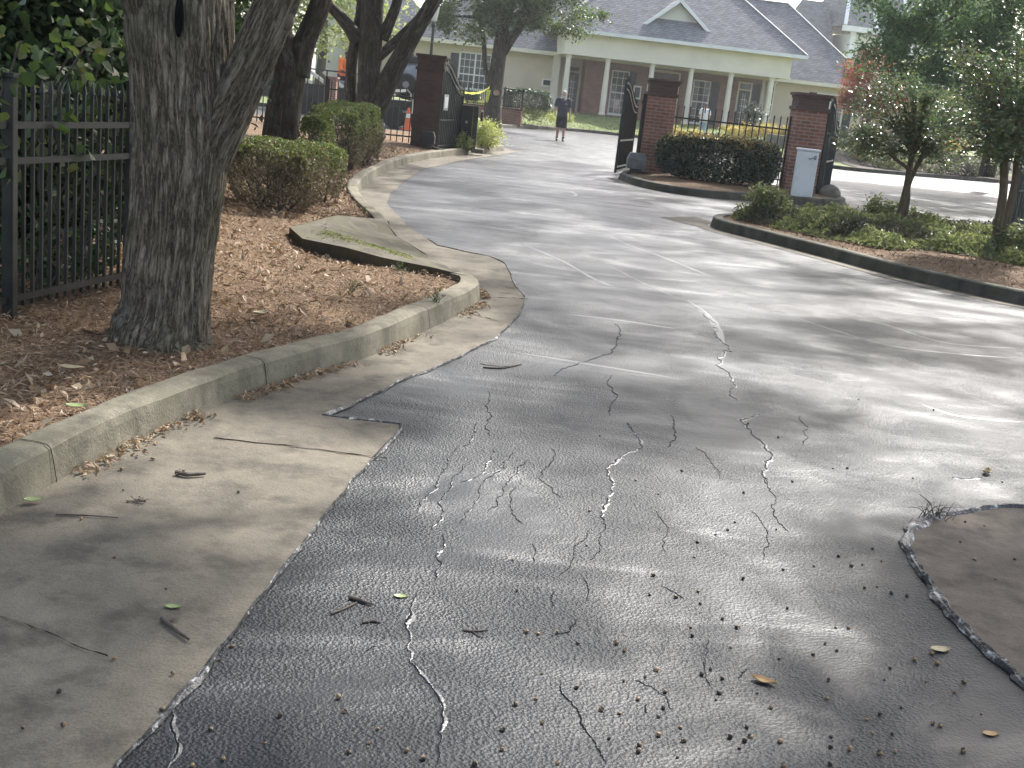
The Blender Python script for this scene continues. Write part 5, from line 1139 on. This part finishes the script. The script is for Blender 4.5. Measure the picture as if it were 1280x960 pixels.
def hand(mb, wr, d, side, fwd):
    """palm with five separate curled fingers; d = hand direction, side = towards thumb"""
    d, side, fwd = Vector(d).normalized(), Vector(side).normalized(), Vector(fwd).normalized(); c = wr+d*.05
    mb.tube([wr-d*.02, wr+d*.03, wr+d*.085], [.024, .032, .030], 8)
    for k, L in enumerate((.07, .08, .075, .058)):
        b = wr+d*.075+side*(.026-.018*k); mb.tube([b, b+d*L*.5+fwd*.008, b+d*L*.8+fwd*.03], [.0095, .009, .008], 6)
    b = wr+d*.03+side*.028; mb.tube([b, b+side*.022+d*.025, b+side*.022+d*.055+fwd*.012], [.011, .010, .009], 6)
def body(hp_, kn, an, sho, elb, wri, head, hr=1.0, toe=None):
    """joints as Vectors for L,R; returns skinned tubes"""
    mb = MB(); pel = (hp_[0]+hp_[1])/2; nk = (sho[0]+sho[1])/2
    mb.tube([pel+Vector((0, 0, -.06)), pel+Vector((0, 0, .08)), pel.lerp(nk, .5), nk+Vector((0, 0, -.08)), nk+Vector((0, 0, .03))], [.13, .15, .145, .15, .07], 14, res=3)
    mb.tube([sho[0], nk+Vector((0, 0, -.02)), sho[1]], [.065, .085, .065], 10, res=3)
    mb.tube([nk, head-Vector((0, 0, .06))], [.06, .055], 10)
    mb.ell(head, (.078, .098, .118)); mb.ell(head+Vector((0, -.03, -.06)), (.06, .065, .06)); mb.ell(head+Vector((0, -.105, -.01)), (.015, .022, .022)); mb.ell(head+Vector((.08, 0, -.01)), (.012, .02, .03)); mb.ell(head+Vector((-.08, 0, -.01)), (.012, .02, .03))
    for i in (0, 1):
        mb.tube([hp_[i], kn[i], kn[i].lerp(an[i], .35), an[i]], [.092, .058, .058, .038], 10, res=3)
        ft = toe[i] if toe else an[i]+Vector((0, -.17, -.05)); mb.tube([an[i]+Vector((0, .03, -.045)), ft], [.04, .032], 8)
        mb.tube([sho[i], elb[i], wri[i]], [.055, .043, .028], 10, res=3)
        d = wri[i]-elb[i]; sd = Vector((0, -1, 0)); hand(mb, wri[i], d, sd, Vector((1 if i == 0 else -1, 0, 0)))
    return mb
V3 = Vector
# walking man
hpj = [V3((-.09, 0, .93)), V3((.09, 0, .93))]; kn = [V3((-.10, -.05, .50)), V3((.115, -.06, .50))]; an = [V3((-.10, .03, .095)), V3((.12, -.10, .085))]
sho = [V3((-.205, 0, 1.46)), V3((.205, 0, 1.46))]; elb = [V3((-.275, .02, 1.17)), V3((.27, .03, 1.17))]; wri = [V3((-.27, -.10, .94)), V3((.29, -.02, .93))]; hd = V3((0, -.03, 1.68))
cl = {'body': (body(hpj, kn, an, sho, elb, wri, hd), M['skin'], .010)}
mb = MB(); mb.tube([V3((0, 0, .90)), V3((0, -.02, 1.08)), V3((0, -.01, 1.3)), V3((0, 0, 1.46)), V3((0, 0, 1.53))], [.185, .195, .19, .165, .075], 18, res=3)
for i in (0, 1): mb.tube([sho[i].lerp(V3((0, 0, 1.46)), .35), sho[i], sho[i].lerp(elb[i], .8)], [.10, .09, .078], 12, res=3)
cl['polo_shirt'] = (mb, M['darkcloth'], .014)
mb = MB(); mb.tube([V3((0, 0, .80)), V3((0, 0, .95))], [.16, .175], 16)
for i in (0, 1): mb.tube([hpj[i]+V3((0, 0, -.02)), hpj[i].lerp(kn[i], .5), kn[i]+V3((0, 0, -.02))], [.115, .112, .105], 12, res=3)
cl['shorts'] = (mb, M['shorts'], .014)
mb = MB(); mb.ell(hd+V3((0, .018, .035)), (.088, .098, .098)); mb.ell(hd+V3((0, -.01, .085)), (.075, .09, .055)); cl['hair'] = (mb, M['hairw'], .012)
mb = MB(); mb.ell(hd+V3((0, -.045, -.09)), (.055, .06, .05)); cl['beard'] = (mb, M['hairw'], .012)
mb = MB()
for i in (-1, 1): mb.ell(hd+V3((i*.03, -.094, .015)), (.011, .009, .007), 0, 8, 6)
cl['eyes'] = (mb, M['eye'], 0)
for i in (0, 1):
    mb = MB(); mb.tube([an[i]+V3((0, .06, -.05)), an[i]+V3((0, 0, -.045)), an[i]+V3((0, -.12, -.05)), an[i]+V3((0, -.2, -.055))], [.036, .048, .045, .03], 10, res=3); mb.tube([an[i]+V3((0, 0, -.03)), an[i]+V3((0, 0, .07))], [.046, .05], 10); cl['shoe' if i == 0 else 'shoe.001'] = (mb, M['black'], .010)
mb = MB(); mb.box((.06, -.19, 1.335), (.12, -.183, 1.355)); cl['shirt_badge'] = (mb, M['paper'], 0)
mp_ = G(699, 176); person('white-haired man in dark polo and shorts walking on the drive', (mp_.x, mp_.y, 0), rad(4), None, None, cl)
# woman in white, seen from behind
hpj = [V3((-.085, 0, .86)), V3((.085, 0, .86))]; kn = [V3((-.08, -.02, .47)), V3((.09, -.04, .47))]; an = [V3((-.08, .04, .09)), V3((.09, -.06, .08))]
sho = [V3((-.18, 0, 1.36)), V3((.18, 0, 1.36))]; elb = [V3((-.25, .02, 1.10)), V3((.25, .02, 1.10))]; wri = [V3((-.22, -.10, .92)), V3((.22, -.10, .92))]; hd = V3((0, -.02, 1.57))
cl = {'body': (body(hpj, kn, an, sho, elb, wri, hd), M['skin'], .011)}
mb = MB(); mb.tube([V3((0, 0, .78)), V3((0, 0, 1.0)), V3((0, 0, 1.2)), V3((0, 0, 1.37)), V3((0, 0, 1.43))], [.20, .185, .175, .15, .07], 16, res=3)
for i in (0, 1): mb.tube([sho[i].lerp(V3((0, 0, 1.36)), .35), sho[i], sho[i].lerp(elb[i], .85)], [.09, .085, .075], 10, res=3)
cl['shirt'] = (mb, M['whitecloth'], .015)
mb = MB(); mb.tube([V3((0, 0, .76)), V3((0, 0, .9))], [.15, .165], 14)
for i in (0, 1): mb.tube([hpj[i], kn[i], an[i]], [.108, .078, .065], 12, res=3)
cl['jeans'] = (mb, M['jeans'], .014)
mb = MB(); mb.ell(hd+V3((0, .025, .03)), (.09, .10, .105)); mb.tube([hd+V3((0, .11, .03)), hd+V3((0, .16, -.1)), hd+V3((0, .17, -.3)), hd+V3((0, .165, -.42))], [.035, .04, .035, .015], 8, res=3); cl['ponytail'] = (mb, M['hairb'], .012)
for i in (0, 1):
    mb = MB(); mb.tube([an[i]+V3((0, .05, -.045)), an[i]+V3((0, -.16, -.05))], [.042, .035], 10); cl['shoe' if i == 0 else 'shoe.001'] = (mb, M['whitecloth'], .012)
wx = at(880, 150, 59.6); person('woman with ponytail in white shirt and pale jeans facing the porch', (wx.x, 59.6, zlawn(wx.x, 59.6)), rad(172), None, None, cl)
# worker in orange on the trailer
hpj = [V3((-.09, 0, .9)), V3((.09, 0, .9))]; kn = [V3((-.10, -.06, .5)), V3((.10, -.02, .5))]; an = [V3((-.10, .02, .09)), V3((.10, .05, .09))]
sho = [V3((-.2, -.12, 1.40)), V3((.2, -.12, 1.40))]; elb = [V3((-.27, -.2, 1.13)), V3((.25, -.25, 1.14))]; wri = [V3((-.2, -.38, 1.0)), V3((.15, -.42, 1.02))]; hd = V3((.03, -.2, 1.62))
cl = {'body': (body(hpj, kn, an, sho, elb, wri, hd), M['skind'], .011)}
mb = MB(); mb.tube([V3((0, 0, .86)), V3((0, -.03, 1.1)), V3((0, -.09, 1.28)), V3((0, -.12, 1.42)), V3((0, -.13, 1.48))], [.19, .19, .185, .16, .075], 16, res=3)
for i in (0, 1): mb.tube([sho[i].lerp(V3((0, -.12, 1.40)), .35), sho[i], elb[i], elb[i].lerp(wri[i], .5)], [.10, .09, .075, .065], 10, res=3)
cl['shirt'] = (mb, M['orangecloth'], .014)
mb = MB(); mb.tube([V3((0, 0, .80)), V3((0, 0, .93))], [.155, .17], 14)
for i in (0, 1): mb.tube([hpj[i], kn[i], an[i]], [.11, .085, .07], 12, res=3)
cl['trousers'] = (mb, M['shorts'], .014)
mb = MB(); mb.ell(hd+V3((0, .02, .04)), (.09, .10, .09)); cl['hair'] = (mb, M['hairb'], .012)
wk = at(427, 100, 44); person('worker in an orange shirt leaning beside the multi-stemmed tree trunk', (wk.x, 44, .62), rad(50), None, None, cl)
# ================================================================== SMALL THINGS ON THE GROUND
def nutmesh(name, m, capm, seed):
    r = random.Random(seed); mb = MB(); mb.ell((0, 0, .008), (.010, .009, .0085), 0, 10, 7); mb.ell((.004, 0, .010), (.007, .0085, .008), 1, 9, 6)
    for a_ in mb.v: a_ += .0022*np.array([mn.noise_vector(Vector(p)*160+Vector((seed, 0, 0))) for p in a_])
    me = bpy.data.meshes.new(name); me.from_pydata(np.concatenate(mb.v).tolist(), [], mb.f); me.materials.append(m); me.materials.append(capm); me.polygons.foreach_set('material_index', mb.m); me.polygons.foreach_set('use_smooth', [True]*len(mb.f)); return me
NUTS = [nutmesh('nut', M['nut'], M['nut'], 1), nutmesh('nut', M['nut'], M['husk'], 2)]; HUSK = [nutmesh('husk', M['husk'], M['husk'], 3), nutmesh('husk', M['husk'], M['nut'], 4)]
gutp = [(p[0], p[1]) for p in gp]; padp = PADr+[(4.5, -1)]
def drop(px, py, kind):
    z = .0; p = G(px, py); on = 'asphalt'
    if inpoly(np.array([p.x]), np.array([p.y]), gutp)[0]: on = 'apron'; p = G(px, py, .01)
    elif inpoly(np.array([p.x]), np.array([p.y]), padp)[0]: on = 'pad'; p = G(px, py, .006)
    me = (NUTS if kind == 'nut' else HUSK)[rnd.randint(0, 1)]
    o = bpy.data.objects.new('fallen_nut' if kind == 'nut' else 'nut_husk', me); COL.objects.link(o); o.location = p; o.rotation_euler = (rnd.uniform(-.5, .5), rnd.uniform(-.5, .5), rnd.uniform(0, 6.3)); s = rnd.uniform(.42, .85)*(1 if kind == 'nut' else .9); o.scale = (s*rnd.uniform(.8, 1.2), s, s*rnd.uniform(.6, 1))
    sf = {'asphalt': 'dark asphalt', 'apron': 'pale concrete apron on the left', 'pad': 'brown concrete pad on the right'}[on]
    if kind == 'nut': tag(o, 'small round tan nut fallen on the '+sf, 'nut', 'tan nuts fallen on the '+sf)
    else: tag(o, 'small dark broken nut husk fallen on the '+sf, 'nut husk', 'dark nut husks fallen on the '+sf)
for px, py in [(160,854),(60,862),(406,814),(434,726),(548,692),(700,832),(527,865),(664,900),(558,940),(482,956),(944,864),(862,820),(921,900),(871,922),(1019,920),(1056,938),(1256,915),(1184,953),(1256,867)]:
    drop(px*.5 if py > 700 and px < 480 and False else px*.5, 480+py*.5, 'nut')
nuts = [(38,622),(64,626),(113,622),(260,650),(280,668),(360,716),(334,734),(162,760),(224,815),(268,825),(10,803),(77,849),(316,790),(318,905),(368,880),(427,893),(115,950),(544,884),(596,882),(580,893),(511,790),(648,812),(790,742),(788,788),(886,840),(902,874),(852,890),(795,908),(920,924),(957,920),(1128,918),(1175,826),(1052,850),(1072,856),(1107,772),(1008,692),(1060,700),(1048,676),(1132,748),(1034,744),(843,612),(667,894),(676,956),(842,914),(60,790)]
for px, py in nuts: drop(640+px*.5, 480+py*.5, 'nut')
husks = [(465,520),(470,550),(527,588),(562,610),(446,610),(450,632),(547,660),(668,688),(754,678),(497,715),(475,728),(524,738),(383,772),(515,774),(380,812),(366,834),(614,774),(281,744),(165,650),(186,405),(455,434),(463,397),(678,465),(687,562),(576,488),(410,534),(342,528),(755,457),(816,432),(902,413),(876,453),(848,456),(987,532),(946,524),(881,510),(914,508),(920,827),(945,712),(930,740),(585,858),(414,934),(365,276),(308,242),(557,347),(660,365),(580,273),(664,134),(803,212),(838,212),(1054,66),(866,40),(1002,237),(1225,246),(700,245),(424,218),(220,130),(590,100),(950,876),(793,952),(430,894)]
for px, py in husks: drop(640+px*.5, 480+py*.5, 'husk')
for i in range(18): drop(rnd.uniform(640, 1140), 600+350*rnd.random(), rnd.choice(['nut', 'husk', 'husk']))
for i in range(14): drop(rnd.uniform(10, 430), rnd.uniform(560, 880), rnd.choice(['nut', 'husk', 'husk']))
for px, py in [(1206,653),(1230,658),(1218,700),(1245,725),(1170,735),(1268,700),(1200,678)]: drop(px, py, rnd.choice(['nut', 'husk']))
# twigs
def twig(label, pts, w, z=0.0, forks=()):
    q = MB(); P = [G(px, py, z+w) for px, py in pts]; q.tube(P, [w*1.1]+[w]*(len(P)-2)+[w*.6], 7, res=4, disp=lambda th, L, r: r*.25*mn.noise(Vector((th*2, L*60, 0))))
    for f_ in forks: PP = [G(px, py, z+w*.8) for px, py in f_]; q.tube(PP, [w*.6]*(len(PP)-1)+[w*.3], 6, res=4)
    tag(q.build('twig', M['twig'], bark=True), label, 'twig')
twig('short thick broken twig on the concrete apron near the kerb', [(220, 590), (235, 593), (257, 592)], .0085, .01, [[(222, 592), (226, 586)]])
twig('forked dark twig lying low on the concrete apron', [(202, 773), (218, 786), (236, 799)], .0065, .01, [[(208, 778), (217, 773), (223, 765)]])
twig('thin straight twig on the concrete beside the leaf litter', [(70, 643), (105, 644), (148, 647)], .003, .01)
twig('dark stubby twig on the asphalt beside the green leaf', [(437, 746), (450, 750), (466, 755)], .006, 0)
twig('slim crooked twig touching the stubby twig on the asphalt', [(414, 767), (430, 761), (446, 753)], .004, 0)
twig('small dark twig below the stubby twig on the asphalt', [(453, 778), (465, 776), (476, 778)], .004, 0, [[(460, 778), (470, 774)]])
twig('y-shaped grey twig in the middle of the near asphalt', [(578, 787), (592, 789), (610, 787)], .003, 0, [[(590, 789), (600, 796), (606, 796)]])
twig('long thin twig on the asphalt right of the kerb bend', [(604, 459), (628, 460), (652, 455)], .005, 0)
q = MB(); p = [G(170+rnd.gauss(0, 7), 625+rnd.gauss(0, 3), .012+.01*rnd.random()) for _ in range(12)]
for a_ in p: q.tube([G(171, 626, .012), a_], [.002, .001], 5)
leaves(q, p, .018, .5, .5); tag(q.build('leaf_sprig', M['twig'], bark=True), 'small dry brown sprig on the concrete apron', 'sprig')
def leaf1(label, px, py, L, m, z=.0, rz=0.0, curl=.25):
    p = G(px, py, z); q = MB(); V = []; n = 8
    for i in range(n+1):
        s = i/n; w = L*.30*math.sin(math.pi*min(1, s*1.02))**.7*(1-.3*s)
        for k in (-1, -.5, 0, .5, 1): V.append(((s-.5)*L, k*w, .0015+curl*.6*L*(abs(k)**1.5*.4+.5*(s-.5)**2*2)+.002*abs(mn.noise(Vector((s*6, k*3, px))))))
    q.add(V, [(i*5+k, i*5+5+k, i*5+6+k, i*5+1+k) for i in range(n) for k in range(4)]); o = q.build('fallen_leaf', m); o.location = p; o.rotation_euler = (0, 0, rz); md = o.modifiers.new('thick', 'SOLIDIFY'); md.thickness = .0012
    tag(o, label, 'leaf')
BL = mat('brown_leaf', (.42, .27, .11), (.28, .16, .06), 30, .6); GL = mat('green_leaf', (.22, .27, .10), (.16, .21, .07), 30, .5); YL = mat('pale_leaf', (.46, .38, .22), (.36, .27, .14), 30, .6)
leaf1('curled tan leaf on the asphalt left of the concrete pad', 1175, 813, .075, YL, 0, .3, .3)
leaf1('curled golden brown leaf lying in the bright asphalt', 955, 853, .07, BL, 0, -.4, .5)
leaf1('small golden leaf near the bottom right corner', 1238, 918, .05, BL, 0, .2)
leaf1('small fresh green leaf on the asphalt by the twigs', 501, 746, .05, GL, 0, .2)
leaf1('small pale green leaf on the concrete above the forked twig', 216, 759, .05, GL, .01, .1)
leaf1('upright pale yellow leaf near the far edge of the concrete pad', 1233, 592, .08, YL, 0, 1.1, .8)
leaf1('green leaf among the litter at the foot of the kerb', 42, 625, .07, GL, .02, .6)
leaf1('pale leaf lying on the mulch just above the kerb', 95, 508, .09, GL, .14, .2)
leaf1('broad dry leaf in the mulch below the thick trunk', 90, 460, .11, YL, .16, .1)
leaf1('pale dry leaf in the mulch right of the trunk', 325, 393, .12, YL, .17, 1.0, .5)
# weeds growing at the pad edge
t0 = G(1168, 650); t = thing('dry_weed', 'dry dark weed tuft growing at the far corner of the concrete pad', 'weed', t0); tb = MB()
for k in range(26):
    e_ = Vector((rnd.gauss(.01, .05), rnd.gauss(0, .02), rnd.uniform(.02, .085))); s = t0+Vector((rnd.gauss(0, .035), rnd.gauss(0, .01), 0)); tb.tube([s, s+e_*.5+Vector((0, 0, .02)), s+e_], [.0022, .0016, .0008], 4, res=2)
tb.build('stem', M['twig'], t, bark=True)
# ================================================================== BACKGROUND AND UNSEEN SHADE TREES
M['bgleaf'] = leafmat('far_leaf', [(.06, .09, .035), (.10, .14, .05), (.15, .19, .07), (.22, .25, .10)], .4, .6, .3, .15)
M['bgpale'] = leafmat('far_pale_leaf', [(.14, .18, .06), (.22, .27, .09), (.32, .35, .14), (.42, .42, .20)], .4, .6, .3, .15)
for i, (px, y, h, r_, mm, lb_) in enumerate([(395, 64, 9, 4.5, 'bgpale', 'sunlit pale green tree behind the flatbed trailer'), (340, 60, 11, 5, 'bgleaf', 'tall green tree beyond the trailer and slanting trunk'), (440, 92, 13, 5.5, 'bgpale', 'pale tree rising left of the white gabled house'), (250, 50, 12, 5, 'bgleaf', 'large green tree far behind the thick trunk'), (120, 46, 12, 6, 'bgleaf', 'large green tree far behind the left fence'), (0, 40, 12, 6, 'bgleaf', 'large green tree beyond the left edge fence'),
        (985, 135, 13.2, 6, 'bgpale', 'pale yellow green tree above the right house ridge'), (925, 140, 12.5, 6, 'bgpale', 'pale tree peeping over the roof behind the dormer'), (1040, 150, 17, 6.5, 'bgleaf', 'green tree behind the tall apartment building'), (1290, 70, 13, 6, 'bgleaf', 'green tree behind the deep green crown on the right'), (1190, 62, 6.2, 3, 'bgpale', 'smaller pale tree below the deep green crown'), (1240, 66, 6, 3, 'bgleaf', 'smaller green tree behind the twin-stemmed crape myrtle')]):
    p = at(px, 130, y); tree('background_tree', lb_, 'tree', (p.x, y, 0), [(p.x, y, -.1), (p.x+.2, y, h*.35), (p.x, y, h*.75)], [.3, .22, .08], [((p.x, y, h*.60), (r_, r_*.8, h*.38), 1)], M[mm], M['barkd'], 8, 'trees in the background', 10, .32 if y > 80 else .26, 90, 70, r_*.24)
def shade(label, x, y, h, crown, k, per, leaf, rc, keep=None):
    tree('unseen_shade_tree', label, 'tree', (x, y, 0), [(x, y, -.1), (x+.05, y, h*.3), (x-.1, y, h*.6), (x, y, h*.9)], [.34, .28, .2, .06], crown, M['oakleaf'], M['barkd'], 14, None, 16, leaf, per, k, rc, keep=keep)
SUN_AZ, SUN_EL = rad(26), rad(43)     # azimuth measured from +Y (away from the camera) towards +X
SK = (math.sin(SUN_AZ)/math.tan(SUN_EL), math.cos(SUN_AZ)/math.tan(SUN_EL))
LIT = [[(560, 640), (760, 560), (960, 585), (1000, 660), (950, 720), (1010, 830), (1120, 975), (560, 975)], [(1020, 500), (1290, 490), (1290, 600), (1180, 590), (1080, 550)], [(640, 440), (980, 450), (960, 490), (660, 470)], [(700, 345), (1240, 400), (1240, 415), (700, 360)], [(60, 560), (330, 560), (250, 640), (40, 700)]]
LIT = [[(G(*p).x, G(*p).y) for p in q] for q in LIT]
for q in LIT:
    cx_, cy_ = sum(p[0] for p in q)/len(q), sum(p[1] for p in q)/len(q)
    for i, p in enumerate(q):
        d_ = Vector((p[0]-cx_, p[1]-cy_)); d_ = d_+d_.normalized()*.42; q[i] = (cx_+d_.x, cy_+d_.y)
def gaps(p):  # cuts holes in crowns so chosen ground and crape myrtles stay sunlit
    if p[2] > 5 and any(math.hypot(p[0]-SK[0]*(p[2]-2.6)-cx, p[1]-SK[1]*(p[2]-2.6)-cy) < 2.0 for cx, cy in ((5.9, 18), (6.6, 15.5))): return False
    a, b = np.array([p[0]-SK[0]*p[2]]), np.array([p[1]-SK[1]*p[2]])
    return not any(inpoly(a, b, q)[0] for q in LIT)
shade('tall leafy tree to the right of the drive shading the road', 10.8, 13.0, 13, [((5.6, 13.2, 9.4), (5.4, 4.4, 2.2), .6), ((9.5, 15, 10.5), (3, 3, 2), .15), ((7.0, 10.4, 8.2), (2.8, 2.2, 1.6), .45)], 330, 150, .17, .5, gaps)
shade('unseen broad leafy tree added to shade the drive by the island', 11.2, 19.0, 12, [((7.6, 21.5, 9.2), (5.6, 4.6, 1.8), .8), ((11, 19, 10), (3, 3, 2), .2)], 85, 110, .19, .6, gaps)  # added out of view to darken the bright drive beyond the island
shade('unseen wide spreading tree added to shade the road at the gate', 14.9, 30.5, 12.5, [((6.6, 32, 9.6), (6.3, 7.5, 1.7), .85), ((12.5, 31, 10.3), (3.2, 3, 2), .2)], 150, 110, .21, .65)  # unseen, put in to shade the pale road around the gate
shade('unseen leafy tree added to shade the back road', 19.5, 33.0, 12, [((14.0, 34, 9.2), (6.5, 6, 2), 1)], 170, 110, .24, .7)  # added beyond the frame edge to dim the overbright back road
# ================================================================== LIGHT, SKY, CAMERA
w = bpy.data.worlds.new('World'); scene.world = w; w.use_nodes = True; nt = w.node_tree
sk = nt.nodes.new('ShaderNodeTexSky'); sk.sky_type = 'NISHITA'; sk.sun_disc = False; sk.sun_elevation = SUN_EL; sk.sun_rotation = SUN_AZ
sk.air_density = 1.0; sk.dust_density = 3.2; sk.ozone_density = 1.0
bg = nt.nodes['Background']; hs_ = nt.nodes.new('ShaderNodeHueSaturation'); hs_.inputs['Saturation'].default_value = .72; nt.links.new(sk.outputs[0], hs_.inputs['Color']); nt.links.new(hs_.outputs[0], bg.inputs[0]); bg.inputs[1].default_value = .15
sl = bpy.data.lights.new('sun', 'SUN'); sl.energy = 3.8; sl.angle = rad(1.2); sl.color = (1, .965, .92); so = bpy.data.objects.new('sun', sl); COL.objects.link(so)
sd = Vector((math.sin(SUN_AZ)*math.cos(SUN_EL), math.cos(SUN_AZ)*math.cos(SUN_EL), math.sin(SUN_EL)))
so.rotation_euler = (-sd).to_track_quat('-Z', 'Y').to_euler(); so.location = sd*60
cam = bpy.data.cameras.new('camera'); hm = bpy.data.materials.new('haze'); hm.use_nodes = True; ht = hm.node_tree; ht.nodes.clear()
ho_ = ht.nodes.new('ShaderNodeOutputMaterial'); hv_ = ht.nodes.new('ShaderNodeVolumePrincipled'); hv_.inputs['Color'].default_value = (.93, .95, .97, 1); hv_.inputs['Density'].default_value = .0006; hv_.inputs['Anisotropy'].default_value = .35
ht.links.new(hv_.outputs[0], ho_.inputs['Volume'])
hz = MB(); hz.box((-950, -950, -1.2), (950, 950, 24)); tag(hz.build('haze', hm), kind='stuff')
co = bpy.data.objects.new('camera', cam); COL.objects.link(co); scene.camera = co
cam.sensor_width = 36; cam.lens = FP/1280*36; cam.clip_start = .05; cam.clip_end = 3000
mw = Matrix((CR, CU, -FWD)).transposed().to_4x4(); mw.translation = CP; co.matrix_world = mw
scene.view_settings.view_transform = 'Standard'; scene.view_settings.look = 'None'; scene.view_settings.exposure = 1.52; scene.view_settings.gamma = 1
scene.cycles.volume_bounces = 0; scene.cycles.max_bounces = 6; scene.cycles.transparent_max_bounces = 4; scene.cycles.sample_clamp_indirect = 4
